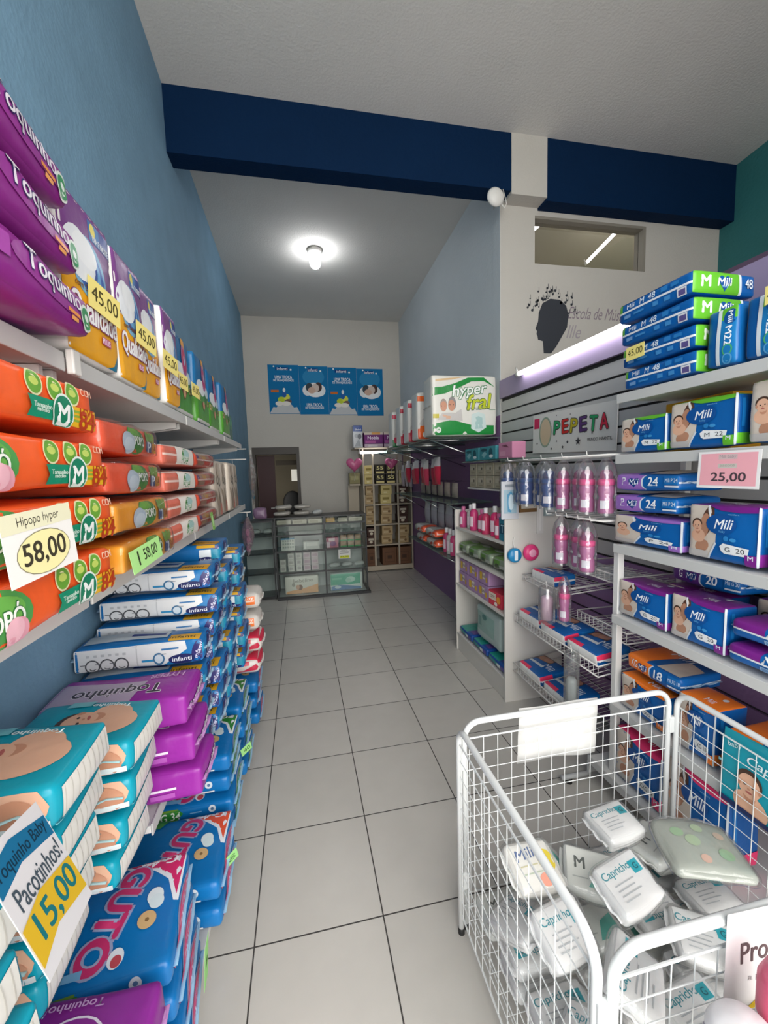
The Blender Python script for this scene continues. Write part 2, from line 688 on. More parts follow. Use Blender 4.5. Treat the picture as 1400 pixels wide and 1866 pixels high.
b = MB(); b.box(XL-.15, YF, -0.06, XN+.15, YB+.1, 0, FLOOR); struct(b, 'floor')
b = MB(); b.box(-6, -8, -0.2, 9, YF-.001, -0.07, CONC); struct(b, 'pavement_bounce')  # unseen pavement outside, added to bounce daylight into the shop
b = MB(); b.box(XL-.15, YF, 0, XL, YB+.12, 4.6, BLUE); struct(b, 'wall_left')
b = MB()     # back wall with the doorway
b.box(XL-.001, YB, 0, -0.715, YB+.12, 4.2, WHITE)
b.box(-0.715, YB, 1.97, 0.01, YB+.12, 4.2, WHITE)
b.box(0.01, YB, 0, XR+.1, YB+.12, 4.2, WHITE)
struct(b, 'wall_back')
b = MB()     # dark frame of the doorway
DFR = mat('door_frame_dark', '#3a332c', rough=0.5)
b.box(-0.715, YB-.012, 0, -0.665, YB+.13, 1.97, DFR)
b.box(-0.04, YB-.012, 0, 0.01, YB+.13, 1.97, DFR)
b.box(-0.665, YB-.012, 1.86, -0.04, YB+.13, 1.97, DFR)
struct(b, 'door_1')
b = MB()     # dim room behind the doorway
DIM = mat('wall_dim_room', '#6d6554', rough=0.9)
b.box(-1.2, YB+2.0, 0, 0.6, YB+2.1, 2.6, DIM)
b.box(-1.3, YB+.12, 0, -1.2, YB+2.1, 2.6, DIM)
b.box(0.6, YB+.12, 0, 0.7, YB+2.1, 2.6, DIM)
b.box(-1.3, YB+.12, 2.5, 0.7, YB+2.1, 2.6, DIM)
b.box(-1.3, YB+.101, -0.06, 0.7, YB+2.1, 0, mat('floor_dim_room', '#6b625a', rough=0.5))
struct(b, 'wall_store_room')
# shop front: solid beside and above the open entrance
b = MB()
b.box(1.9, YF-.12, 0, XN+.15, YF, 4.6, WHITE)
b.box(XL-.15, YF-.12, 4.0, 1.9, YF, 4.6, WHITE)
struct(b, 'wall_front')
# beam
b = MB()
b.box(XL, 3.17, 3.685, 1.728, YW+.02, 4.35, NAVY)
b.box(2.035, 3.17, 3.64, XN, YW+.02, 4.35, NAVY)
struct(b, 'trim_2')
b = MB(); b.box(1.728, 3.165, 3.66, 2.035, YW+.02, 4.35, WHITE); struct(b, 'trim_3')
# wall facing the door, right of the opening, with the high interior window
b = MB()
b.box(1.70, YW, 0, 2.011, YW+.12, 4.3, WHITE)
b.box(2.011, YW, 0, 3.084, YW+.12, 3.225, WHITE)
b.box(3.084, YW, 0, XN, YW+.12, 4.3, WHITE)
b.box(2.011, YW, 3.60, 3.084, YW+.12, 4.3, WHITE)
struct(b, 'wall_music_room')
WFR = mat('window_frame_grey', '#8f897e', rough=0.5)
b = MB()
b.box(3.06, YW-.004, 3.225, 3.084, YW+.10, 3.60, WFR)
b.box(2.011, YW-.004, 3.578, 3.06, YW+.10, 3.60, WFR)
w1 = struct(b, 'window_1')
b = MB(); b.box(2.011, YW+.05, 3.225, 3.06, YW+.056, 3.578, clear_mat('window_glass', gloss=0.05, rough=0.02, bump=0))
gl = b.obj('pane', w1)
# room behind the window
b = MB()
MUS = mat('wall_music_beyond', '#a09a86', rough=0.9)
b.box(1.82, 6.0, 2.6, 5.6, 6.1, 4.6, MUS)
b.box(5.5, YW+.12, 2.6, 5.6, 6.0, 4.6, MUS)
b.box(1.82, YW+.12, 4.25, 5.6, 6.1, 4.35, MUS)
b.box(1.82, YW+.12, 2.55, 5.6, 6.1, 2.6, MUS)
struct(b, 'wall_beyond_window')
# right wall of the back half
b = MB()
b.box(XR, YW+.12, 0, XR+.12, YB+.12, 1.98, PURPLE)
b.box(XR, YW+.12, 1.98, XR+.12, YB+.12, 4.2, GREYB)
b.box(XR-.004, YW-.001, 0, XR, YW+.125, 1.98, PURPLE)
b.box(XR-.004, YW-.001, 1.98, XR, YW+.125, 3.68, GREYB)
b.box(XR-.004, YW-.004, 0, XR+.12, YW-.001, 2.27, WHITE)
struct(b, 'wall_right')
# neighbour's right wall
b = MB()
b.box(XN, YF, 0, XN+.12, YW+.12, 3.25, mat('wall_paint_mauve', '#75607c', rough=.7))
b.box(XN, YF, 3.25, XN+.12, YW+.12, 4.6, TEALW)
struct(b, 'wall_far_right')
# ceilings (the roof slopes gently)
def slab(name, x0, y0, z0, x1, y1, z1, m, t=0.12):
    b = MB()
    v = [(x0, y0, z0), (x1, y0, z0), (x1, y1, z1), (x0, y1, z1)]
    v += [(x, y, z+t) for x, y, z in v]
    b.add(v, [(0, 3, 2, 1), (4, 5, 6, 7), (0, 1, 5, 4), (1, 2, 6, 5), (2, 3, 7, 6), (3, 0, 4, 7)], m)
    return struct(b, name)
slab('ceiling', XL-.15, YF, 4.42, XN+.15, 3.20, 4.10, CEIL)
slab('ceiling_back', XL-.15, YW, 4.05, XR+.12, YB+.12, 3.95, CEIL)
# slat wall partition
b = MB()
b.box(XR+.03, YF+.3, 0, XR+.07, YW, 2.27, SLAT)
b.box(XR+.012, YF+.3, 0.02, XR+.03, YW, 2.12, DARK)
z = 0.03
while z < 2.05:
    b.box(XR, YF+.3, z, XR+.014, YW-.001, z+.077, PURPLE if z < 0.98 else SLAT)
    z += 0.09
struct(b, 'wall_partition')
b = MB(); b.box(XR-.012, YF+.3, 2.115, XR+.03, YW-.001, 2.262, LILAC); struct(b, 'trim_4')
for nm, x0, y0, x1, y1 in (('baseboard_back', 0.012, YB-.012, XR, YB),):
    b = MB(); b.box(x0, y0, 0, x1, y1, 0.07, mat('baseboard_tile', '#a5a19b', rough=0.4)); struct(b, nm)

# ------------------------------------------------------------------ lamps
def emis(name, c, s):
    return mat(name, c, emit=c, estr=s, rough=0.5)
WPL = mat('white_plastic', '#e6e4de', rough=0.4)
def bulb():
    t = thing('ceiling_lamp', 'round bulb lamp glowing on the ceiling of the back half', 'lamp', (0.285, 4.88, 3.995))
    b = MB(); b.lathe([(0.001, 0.012), (0.075, 0.01), (0.085, -0.012), (0.06, -0.035), (0.03, -0.05), (0.03, -0.065), (0.001, -0.066)], WPL, 24); b.obj('lamp_socket', t, smooth=True)
    b = MB(); b.ball((0, 0, -0.125), 0.062, 0.062, 0.066, emis('bulb_glow', '#fbfcff', 52)); b.obj('bulb', t, smooth=True)
bulb()
def tube_lamp(name, label, p0, p1, r, s):
    P0, P1 = Vector(p0), Vector(p1)
    t = thing(name, label, 'lamp', p0)
    b = MB(); b.tube([(0, 0, 0), P1-P0], r, emis(name+'_glow', '#fdfaff', s), 12); b.obj('glass_tube', t, smooth=True)
    d = (P1-P0).normalized()
    for k, p in ((-1, Vector((0, 0, 0))), (1, P1-P0)):
        b = MB(); b.tube([p, p+d*0.03*k], r*1.1, WPL, 12); b.tube([p+d*.015*k, p+d*.015*k+Vector((0.0, .031, .055))], 0.008, WPL); b.obj('end_cap', t, smooth=True)
    return t
tube_lamp('fluorescent_tube', 'long lit fluorescent tube along the top of the grey slat wall', (1.655, 1.72, 2.235), (1.655, 2.92, 2.235), 0.016, 9)
tube_lamp('fluorescent_tube', 'short lit fluorescent tube seen through the high window above the slat wall', (3.416, 4.5, 3.90), (3.60, 4.0, 4.17), 0.017, 9)
tube_lamp('fluorescent_tube', 'end of a lit tube at the left edge of the high window', (2.30, 4.5, 3.86), (2.42, 3.75, 3.88), 0.017, 9)
tube_lamp('fluorescent_tube', 'bright tube lamp under the violet packs of the rear rack', (0.90, 6.13, 1.825), (1.30, 6.13, 1.825), 0.016, 14)
t = thing('spot_lamp', 'round white spot fixture under the right end of the navy beam', 'lamp', (1.575, 3.165, 3.60))
b = MB(); b.lathe([(0.001, -.035), (0.05, -.03), (0.068, -.012), (0.07, 0.0), (0.04, 0.012), (0.001, 0.014)], WPL, 24, ax='y', c=(0, -.03, 0)); b.obj('lamp_head', t, smooth=True)
b = MB(); b.tube([(0.02, -.015, -.01), (0.03, -.02, .04), (0.03, 0.004, .085)], 0.008, WPL); b.obj('bracket', t, smooth=True)
b = MB(); b.tube([(0.05, -.03, -.04), (0.075, -.03, -.07), (0.10, -.02, -.03), (0.08, 0.0, .085)], 0.004, WPL); b.obj('cable', t, smooth=True)

# ------------------------------------------------------------------ wall pictures
b = MB()      # silhouette decal of a head with notes for hair
SIL = paper('#3c3f45')
def wallpt(x, z, e=0.001):
    return (x, YW-e, z)
P = [(2.10, 2.50), (2.17, 2.50), (2.22, 2.56), (2.27, 2.64), (2.32, 2.72), (2.335, 2.82), (2.31, 2.90), (2.25, 2.945), (2.16, 2.95), (2.085, 2.91), (2.05, 2.83), (2.045, 2.76), (2.02, 2.70), (2.035, 2.68), (2.03, 2.655), (2.04, 2.64), (2.045, 2.61), (2.09, 2.60)]
tr = tessellate_polygon([[Vector((x, z, 0)) for x, z in P]])
b.add([wallpt(*p) for p in P], [tuple(t_) for t_ in tr], SIL)
r2 = random.Random(3)
for i in range(40):
    a = r2.uniform(0.1, PI*0.95)
    rr = r2.uniform(0.13, 0.24)
    x, z = 2.18+rr*math.cos(a)*1.05, 2.81+rr*math.sin(a)
    q = r2.uniform(0.006, 0.013)
    b.add([wallpt(x+q*math.cos(k*PI/3), z+q*math.sin(k*PI/3)) for k in range(6)], [tuple(range(6))], SIL)
    b.add([wallpt(x+q*.6, z), wallpt(x+q, z), wallpt(x+q, z+.035), wallpt(x+q*.6, z+.035)], [(0, 1, 2, 3)], SIL)
o = b.obj('wall_decal'); tag(o, 'dark head silhouette decal with a crown of notes on the white wall', 'wall decal')
b = MB()
flat_print(b, [('t', 'Escola de Música', 0, 0.3, 0.60, 0.10, '#8f828b', 0, None, -0.004, 0.3), ('t', 'Ille', -0.70, -0.75, 0.13, 0.11, '#a59da2', 0, None, -0.004, 0.3)], 0.35, 0.15, (2.64, YW, 2.80), (1, 0, 0), (0, 0, 1), (0, -1, 0))
o = b.obj('wall_lettering'); tag(o, 'script lettering reading Escola de Música beside the head silhouette', 'lettering')

# four posters on the back wall
PBL = '#1272a8'
def poster(i, x0, w, bot):
    hx, hz, zc = w/2, 0.375, 2.865
    zc -= 0.012*i
    b = MB()
    b.box(-hx+.001, -0.003, -hz, hx-.001, 0, hz, paper(PBL))
    if bot:
        els = [('r', -.5, .78, .35, .9, '#123a7c'), ('t', 'infanti', -.05, .84, .16, .045, '#f2f4f8'), ('e', -.6, .93, .012, .012, '#ffffff'), ('e', .5, .8, .014, .014, '#ffffff'),
               ('t', 'UMA TROCA', 0, .50, .26, .05, '#f4f6f8', 0, None, .02), ('t', 'DE TRANQUILIDADE', 0, .36, .31, .04, '#f4f6f8', 0, None, .02),
               ('p', [(-.98, -.98), (-.75, -.72), (-.55, -.74), (-.35, -.6), (.4, -.6), (.6, -.75), (.8, -.72), (.98, -.98)], '#c3c6c8'),
               ('e', -.2, -.42, .055, .045, '#b9cc3c'), ('e', .15, -.32, .05, .05, '#d8dc52'), ('e', 0, -.2, .035, .05, '#2b5fa5'), ('e', .25, -.5, .05, .04, '#6f5a55'),
               ('r', -.85, -.12, -.35, -.02, '#c96f35'), ('e', -.35, -.58, .06, .035, '#e6e2da'), ('e', .1, -.58, .07, .035, '#e6e2da'), ('e', .0, -.03, .02, .035, '#e8e8e6')]
    else:
        els = [('e', 0, .55, .17, .13, '#2f86b8'), ('r', -.4, .78, .35, .9, '#123a7c'), ('t', 'infanti', -.03, .84, .15, .045, '#f2f4f8'), ('e', -.5, .93, .012, .012, '#ffffff'), ('e', .5, .8, .014, .014, '#ffffff'),
               ('e', -.45, .0, .075, .085, '#e4e8ea'), ('e', 0, .05, .11, .10, '#e9ecee'), ('e', .45, .0, .08, .09, '#e4e8ea'), ('e', .1, -.1, .12, .07, '#eceef0'),
               ('e', -.3, .12, .06, .07, '#3e4a52'), ('e', .32, .14, .055, .075, '#4f3c38'), ('e', .1, .1, .06, .065, '#d3c2b8'), ('e', -.15, .0, .06, .05, '#cfae9c'),
               ('t', 'UMA TROCA', 0, -.6, .24, .05, '#f4f6f8', 0, None, .02), ('t', 'DE TRANQUILIDADE', 0, -.73, .29, .04, '#f4f6f8', 0, None, .02)]
    flat_print(b, els, hx, hz, (0, -0.003, 0), (1, 0, 0), (0, 0, 1), (0, -1, 0))
    o = b.obj('poster')
    o.location = (x0+hx, YB-.001, zc)
    side = ['leftmost of the four blue posters on the back wall', 'second from the left of the four blue posters, babies on a cloud', 'third from the left of the four blue posters, white heap at its foot', 'rightmost of the four blue posters on the back wall'][i]
    tag(o, side, 'poster', 'blue posters on the back wall')
x = -0.41
for i, w in enumerate((0.47, 0.455, 0.46, 0.435)):
    poster(i, x, w, i % 2 == 0)
    x += w
# unidentified dark shape in the dim room, stood in for by a chair
t = thing('dark_shape_chair', 'dark shape built as a round-backed chair in the dim room behind the doorway', 'chair', (-0.15, YB+.75, 0))
CH = mat('chair_black', '#141313', rough=0.6)
b = MB(); b.ball((0, .2, 1.02), .17, .05, .22, CH); b.obj('backrest', t, smooth=True)
b = MB(); b.ball((0, 0, .5), .22, .22, .045, CH); b.obj('seat', t, smooth=True)
b = MB(); b.tube([(0, 0, .06), (0, 0, .48)], .025, CH); b.tube([(0, .18, .5), (0, .22, .85)], .02, CH); b.obj('column', t, smooth=True)
for k in range(5):
    a = k*2*PI/5
    b = MB(); b.tube([(0, 0, .07), (.26*math.cos(a), .26*math.sin(a), .03)], [.022, .014], CH); b.ball((.26*math.cos(a), .26*math.sin(a), .025), .024, .024, .024, CH, 8, 6); b.obj('leg', t, smooth=True)
b = MB(); b.box(-0.07, -0.002, -.12, 0.07, 0, .12, emis('dim_window_glow', '#d9d6cb', 0.5)); o = b.obj('window_2'); o.location = (-.10, YB+1.995, 1.52); o['kind'] = 'structure'
MAROON = mat('door_leaf_maroon', '#3b1418', rough=.55)
b = MB(); b.box(-.66, YB+.14, .005, -.39, YB+.18, 1.85, MAROON); d2 = struct(b, 'door_2')
b = MB(); b.tube([(-.42, YB+.139, 1.0), (-.42, YB+.10, 1.0), (-.48, YB+.10, 1.0)], .009, WPL, 8); b.obj('door_handle', d2, smooth=True)
b = MB(); b.box(-.39, YB+.5, 1.70, .59, YB+.55, 1.78, mat('beam_dark_wood', '#3a3226', rough=.7)); struct(b, 'trim_5')
# ------------------------------------------------------------------ left wall shelving
SHW = mat('shelf_white', '#d9d8d5', rough=0.45, spec=0.4)
SHG = mat('shelf_edge', '#c6c6c4', rough=0.4)
XF = -0.42
ZT, ZM, ZL = 1.765, 1.312, 0.545
def left_shelf(label, y0, y1, z, xf=XF, brk=True):
    t = thing('wall_shelf', label, 'shelf', (XL, y0, z), group='white shelves on the blue wall')
    L = y1-y0
    b = MB(); b.box(0.002, 0.002, -.022, xf-XL-.006, L-.002, 0, SHW); b.obj('board', t, bevel=.002)
    b = MB(); b.box(xf-XL-.006, 0.002, -.030, xf-XL, L-.002, 0.006, SHG); b.obj('front_lip', t, bevel=.002)
    for yy in ((0.004, L-.03) if brk else ()):
        b = MB(); 
        v = [(0.002, yy, -.024), (xf-XL-.03, yy, -.024), (xf-XL-.03, yy, -.045), (0.002, yy, -.088)]
        v += [(x, y+.012, z_) for x, y, z_ in v]
        b.add(v, [(0, 1, 2, 3), (7, 6, 5, 4), (0, 4, 5, 1), (1, 5, 6, 2), (2, 6, 7, 3), (3, 7, 4, 0)], SHW)
        b.obj('bracket', t)
    return t
SEG = [(0.0, .90), (.91, 1.74), (1.75, 2.56), (2.57, 3.30)]
for i, (a, c) in enumerate(SEG):
    w = ['nearest the door', 'second from the door', 'third from the door', 'farthest from the door'][i]
    left_shelf('white top-row wall shelf on the left, section '+w, a, c, ZT)
    left_shelf('white middle-row wall shelf on the left, section '+w, a, c, ZM)
for i, (a, c) in enumerate(((1.20, 1.79), (1.80, 2.34))):
    left_shelf('white low shelf under the blue diaper stacks, '+('nearer the door' if i == 0 else 'farther from the door'), a, c, ZL, xf=-.46, brk=False)
t = thing('end_cap', 'small white bracket block on the lip of the top left shelf', 'bracket', (XF, .895, ZT))
b = MB(); b.box(0.002, 0, -.034, .016, .028, .012, WPL); b.obj('block', t, bevel=.003)
t = thing('shelf_deck', 'low white base deck under the packs along the left wall', 'shelf', (XL, 0.3, 0))
b = MB(); b.box(0.004, 0, .05, .40, 2.64, .075, SHW); b.obj('deck', t, bevel=.002)
b = MB(); b.box(0.37, 0, 0.0, .385, 2.64, .05, SHG); b.obj('kick_plate', t)

# ---- print styles
PUR = '#8a2a86'
def toq_front(hx, hy):
    return [('e', .55, .25, .15, .028, '#9a3a97'), ('t', 'Toquinho', .38, .22, .17, .036, '#f3eef5', 0, '#3b2b6e', .02, .1),
            ('r', .52, -.42, .74, -.26, '#f09a4d'), ('r', .58, -.66, .70, -.50, '#f0a659'), ('e', .86, -.2, .019, .024, '#dfe9df'), ('e', .86, -.2, .015, .019, '#3d9460'), ('e', .86, -.17, .006, .007, '#e9efe9'),
            ('r', -.9, -.2, -.2, .5, '#a046a0')]
style('toq_big', .45, .33, .104, PUR, prints={'F': toq_front(.22, .048)}, b=.010, r=.034, wob=.006, fin='#c99bc6', seed=1)
def quali():
    return [('p', [(-1, -.02), (-.62, .1), (-.3, .02), (.1, -.02), (.4, .12), (1, -.35), (1, 1), (-1, 1)], '#7a4687'),
            ('p', [(-1, -1), (.45, -1), (.72, -.93), (.95, -.72), (1, -.35), (.55, .10), (.15, .14), (-.35, .03), (-1, .0)], '#eda91f'),
            ('p', [(.45, -1), (.72, -.93), (.95, -.72), (1, -1)], '#1b83a8'),
            ('r', .05, .62, 1.0, .88, '#1d6fae'), ('r', .5, .62, 1.0, .88, '#23408f'), ('e', .22, .78, .012, .014, '#e8d85a'), ('t', 'DIA E NOITE', .52, .68, .075, .014, '#eef2f6', 0, None, .02),
            ('e', -.12, .17, .072, .065, '#7fb3d4'), ('e', -.10, .15, .058, .05, '#2a5cae'), ('e', -.10, .18, .043, .043, '#6ba4d2'), ('e', -.12, .2, .03, .03, '#23479a'),
            ('e', -.45, .26, .058, .05, '#e9edf1'), ('e', -.25, .36, .048, .032, '#f0f3f5'),
            ('t', 'com Desmontável', -.15, -.12, .12, .012, '#8a5a2a', 0, None, .01),
            ('t', 'Qualidade', -.02, -.42, .185, .058, '#fafafa', 0, '#8f2a78', .05), ('r', .12, -.72, .5, -.62, '#c23d7c'), ('t', 'PLUS', .3, -.67, .036, .012, '#f6e8f0', 0, None, .02)]
style('quality', .235, .13, .335, '#eceae6', faces={'T': '#dedbe2'}, prints={'F': quali(), 'R': [('r', -.8, .2, .1, .75, '#1e8a93'), ('r', -.6, -.35, .5, .1, '#d8d5cf'), ('r', -.6, -.9, -.2, -.35, '#5a4a86')]}, b=.012, r=.02, wob=.002, seed=2, fin=None)
def forest():
    return [('r', -1, -1, 1, -.1, '#4f9a2f'), ('p', [(-1, -.1), (-.6, .02), (-.2, -.08), (.2, .04), (.6, -.05), (1, .05), (1, -.3), (-1, -.3)], '#2f7d33'),
            ('e', -.5, .08, .05, .03, '#e9eff2'), ('e', -.2, .05, .05, .035, '#f0f4f5'), ('e', .5, .02, .045, .025, '#e3ecef'),
            ('e', .15, .82, .028, .028, '#e7a54a'), ('e', .1, .4, .045, .06, '#b76b9c'), ('e', .1, .4, .032, .046, '#c9255f'), ('e', .1, .4, .013, .02, '#b7c9e4'),
            ('p', [(-.35, -.35), (.0, -.62), (.35, -.35), (.25, -.35), (.0, -.5), (-.22, -.35)], '#7b2d24'), ('e', 0, -.42, .02, .02, '#e0a87c'),
            ('r', -.95, -.35, -.5, -.16, '#e6dd8e'), ('r', .55, -.38, .95, -.2, '#e6dd8e'), ('t', '45', -.72, -.25, .05, .03, '#6d6128', 0, None, .02), ('t', '45', .75, -.29, .045, .028, '#6d6128', 0, None, .02),
            ('r', -1, -.98, 1, -.9, '#d6d8d2')]
style('forest', .27, .14, .335, '#14699f', faces={'R': '#dfe2e2'}, prints={'F': forest(), 'L': [('r', -1, -1, 1, -.1, '#4f9a2f')]}, b=.012, r=.02, wob=.003, seed=3)
OR_ = '#f2622c'
def hipo_front(hx, hy, body):
    L = [('e', -.52, -.05, .075, .040, '#4f9a4f'), ('e', -.52, .2, .06, .022, '#6bb04f'), ('t', 'HIPOPÓ', -.52, .0, .11, .03, '#f2f4ee', 0, '#2f7a3a', .02), ('e', -.33, -.65, .022, .02, '#e9a3b4'), ('e', -.36, -.5, .018, .016, '#efb9c6')]
    for i, x in enumerate((.20, .44, .66)):
        L += [('e', x, .48, .021, .019, '#e7e3b2', .3), ('e', x, .48, .018, .016, '#6da83c', .3), ('e', x, .52, .011, .006, '#c6d96a')]
    L += [('t', 'CCM', .87, .72, .035, .010, '#f6cdb4', 0, None, .02),
          ('p', [(.10, -.82), (.14, -.44), (.10, -.04), (.55, -.04), (.55, -.82)], '#16916f'), ('t', 'Tamanho', .27, -.34, .045, .007, '#dff0e6'), ('t', 'médio', .27, -.5, .03, .006, '#dff0e6'),
          ('r', .5, -.88, .97, -.04, '#efb928'), ('r', .62, -.7, .76, -.6, '#8fae3c'), ('r', .62, -.5, .76, -.4, '#8fae3c'), ('r', .62, -.3, .76, -.2, '#8fae3c'),
          ('t', 'LEVE', .84, -.20, .046, .012, '#b8401c', 0, None, .03), ('t', '84', .84, -.56, .05, .028, '#b8401c', 0, None, .05),
          ('e', .50, -.46, .029, .030, '#e6efe9'), ('e', .50, -.46, .026, .0265, '#15805f'), ('t', 'M', .50, -.44, .030, .026, '#f6f8f6', 0, None, .06)]
    return L
style('hipo_big', .46, .32, .094, OR_, prints={'F': hipo_front(.22, .045, OR_), 'R': [('e', 0, 0, .02, .012, '#ecd9cf')]}, b=.010, r=.016, wob=.003, fin='#f6d3bf', seed=4)
def hipo_small(yel):
    return [('e', .0, .05, .055, .033, '#3f8b3c'), ('e', -.06, .45, .035, .016, '#6fae3a'), ('t', 'HIPOPÓ', .02, .1, .088, .026, '#eef2ea', 0, '#2c6e34', .02), ('e', -.31, -.15, .032, .022, '#b9c9d8'), ('e', -.29, -.4, .026, .018, '#cdd9e3'),
            ('e', .50, .5, .013, .014, '#7aa63c'), ('e', .64, .5, .013, .014, '#7aa63c'), ('e', .78, .46, .013, .014, '#8bae48'),
            ('p', [(.40, -.7), (.42, .1), (.72, .08), (.70, -.75)], '#33457f'), ('t', 'P' if not yel else '12', .57, -.32, .028, .026, '#e8ecf4', 0, None, .03), ('r', .70, -.75, .96, .05, '#e6b531'), ('t', '84', .83, -.36, .034, .024, '#b8532c', 0, None, .02)]
for key, c, yel in (('hipo_red', '#ee5a33', 0), ('hipo_yel', '#f0a021', 1)):
    style(key, .34, .31, .084, c, prints={'F': hipo_small(yel), 'R': [('r', -.6, -.5, .3, .4, '#f0d9c6')]}, b=.010, r=.016, wob=.004, wrap=True, seed=5+yel)
def hipo_white():
    return [('r', -1, -.9, -.35, .4, '#c96a58'), ('r', -1, -.1, -.35, .12, '#e4c9bf'), ('r', -.35, -1, .88, 1, '#ebe4dc'), ('e', .2, -.2, .045, .030, '#2f8a3a'), ('e', .3, .3, .035, .014, '#a9cfcb'), ('t', 'Hipopó', .2, -.2, .075, .022, '#eef4ec', 0, None, .02), ('r', .88, -1, 1, 1, '#ee5330')]
def hipo_side():
    return [('r', -1, -1, -.82, 1, '#ee5330'), ('r', -.8, .15, -.62, .75, '#6a4a8c'), ('r', -.6, .2, .3, .8, '#b98a6c'), ('e', -.2, .55, .03, .014, '#d09a3c'), ('r', -.8, -.12, 1, .1, '#e3c5bb'), ('r', -.75, -.8, -.25, -.2, '#a77d66'), ('r', -.2, -.85, .95, -.18, '#d8433a'), ('r', .4, .2, .9, .75, '#c9695a'), ('e', .5, -.5, .02, .01, '#f3c9bd', .6)]
style('hipo_white', .37, .30, .079, '#d9705c', faces={'T': '#e0d2c8'}, prints={'F': hipo_white()}, b=.010, r=.018, wob=.003, seed=8)
style('hipo_side', .38, .28, .079, '#d8574a', faces={'T': '#e0d2c8'}, prints={'F': hipo_side()}, b=.016, r=.022, wob=.005, wrap=True, seed=9)
style('beige', .20, .11, .30, '#cfc3b4', prints={'F': [('e', -.1, .68, .03, .035, '#a2907e'), ('e', -.1, .68, .022, .026, '#b9a997'), ('e', -.25, .32, .018, .022, '#3b3836'), ('e', -.25, .32, .011, .014, '#cfc3b4'), ('e', .25, .25, .018, .022, '#3b3836'), ('e', .25, .25, .011, .014, '#cfc3b4'), ('p', [(-.9, .0), (-.5, -.1), (.3, -.9), (-.1, -.95)], '#a39282'), ('p', [(-.2, .05), (.1, -.1), (.5, -.6), (.2, -.7)], '#8d7a69'), ('p', [(.1, -.5), (.7, -.55), (.75, -.95), (.2, -.95)], '#c2776b')], 'R': [('r', -1, .3, .4, .9, '#6d8a3a'), ('r', -.2, .2, 1, .8, '#1f6fa5')]}, b=.012, r=.02, seed=10)

# ---- top shelf
for i in range(3):
    putL('toq_big', .448-.006*i, -.345-.006*i, ZT+.006+.1045*i, 'shiny purple diaper pack, '+['bottom', 'middle', 'top'][i]+' of three at the near end of the top left shelf', 'purple packs on the top left shelf')
for i, (y, w, xf) in enumerate(((.90, .235, -.405), (1.15, .19, -.41), (1.345, .165, -.425), (1.515, .165, -.41))):
    putL('quality', y, xf, ZT+.007, 'tall purple and yellow diaper pack on the top shelf, '+['beside the purple pile', 'second from the purple pile', 'third from the purple pile', 'next to the green-footed row'][i], 'purple and yellow packs on the top left shelf', w=w)
for i, (y, xf, dz) in enumerate(((1.70, -.435, 0), (2.02, -.43, 0), (2.34, -.44, 0), (2.66, -.43, 0))):
    putL('forest', y, xf, ZT+.007, 'tall blue pack with green foot, top left shelf, '+['beside the purple and yellow packs', 'second nearest of the green-footed row', 'third nearest of the green-footed row', 'farthest of the green-footed row'][i], 'blue and green packs on the top left shelf')
style('green_far', .22, .14, .20, '#2b7f5c', prints={'F': [('r', -.7, .1, .7, .6, '#3f9a72'), ('r', -.6, -.7, .6, -.2, '#1f6a62')]}, seed=3)
putL('green_far', 2.96, -.45, ZT+.007, 'small dark green pack at the far end of the top left shelf')

def tagcard(label, c, w, h, txt, bgc, fg, rot, grp='yellow price tags'):
    return price_card('price_tag', label, c, w, h, [('t', txt, 0, 0, w*.82, h*.56, fg, 0, None, .01)], rot, col=bgc, group=grp)
Y45 = '#efdf86'
for i, (y, z, s) in enumerate(((1.035, 1.912, 1), (1.285, 1.915, .95), (1.50, 1.905, .95))):
    tagcard('yellow 45,00 price tag on the '+['first', 'second', 'last'][i]+' tall purple and yellow pack from the door', (-.395+.0*i, y, z), .115*s, .062*s, '45,00', Y45, '#4c4526', (0, .10, PI/2-.12))
tagcard('yellow 45,00 price tag between the purple packs and the green-footed packs', (-.405, 1.685, 1.885), .085, .055, '45,00', Y45, '#4c4526', (0, .06, PI/2-.12))
tagcard('yellow 45,00 price tag on the nearest green-footed pack', (-.418, 1.93, 1.90), .085, .055, '45,00', Y45, '#4c4526', (0, .06, PI/2-.12))

# ---- middle shelf
for i in range(4):
    putL('hipo_big', .445+[-.02, .0, -.015, -.04][i], -.355, ZM+.008+.0955*i, 'orange diaper pack marked M 84, '+['bottom', 'second from bottom', 'third from bottom', 'top'][i]+' of the orange pile at left', 'orange packs on the middle left shelf')
for i in range(4):
    putL('hipo_yel' if i < 2 else 'hipo_red', .925+[.0, -.01, -.02, -.01][i], -.355-.006*i, ZM+.008+.0865*i, ('yellow-orange' if i < 2 else 'red-orange')+' diaper pack in clear film, '+['bottom', 'second from bottom', 'third from bottom', 'top'][i]+' of the pile beside the orange packs', 'clear-wrapped packs on the middle left shelf')
for i in range(4):
    putL('hipo_white', 1.295, -.375, ZM+.008+.081*i, 'white and red pack with green badge, '+ordn(i, 4)+' in the pile behind the clear-wrapped packs', 'white and red packs on the middle left shelf')
    putL('hipo_side', 1.70+.012*(i % 2), -.385, ZM+.008+.081*i, 'red clear-sided diaper pack with orange end, '+ordn(i, 4)+' in the pile before the beige packs', 'red clear-sided packs on the middle left shelf')
for i in range(4):
    putL('beige', 2.11+.215*i, -.40-.01*(i % 2), ZM+.008, 'tall beige pack with dark rings, '+['nearest', 'second nearest', 'third nearest', 'farthest'][i]+' of the row on the middle left shelf', 'beige packs on the middle left shelf')
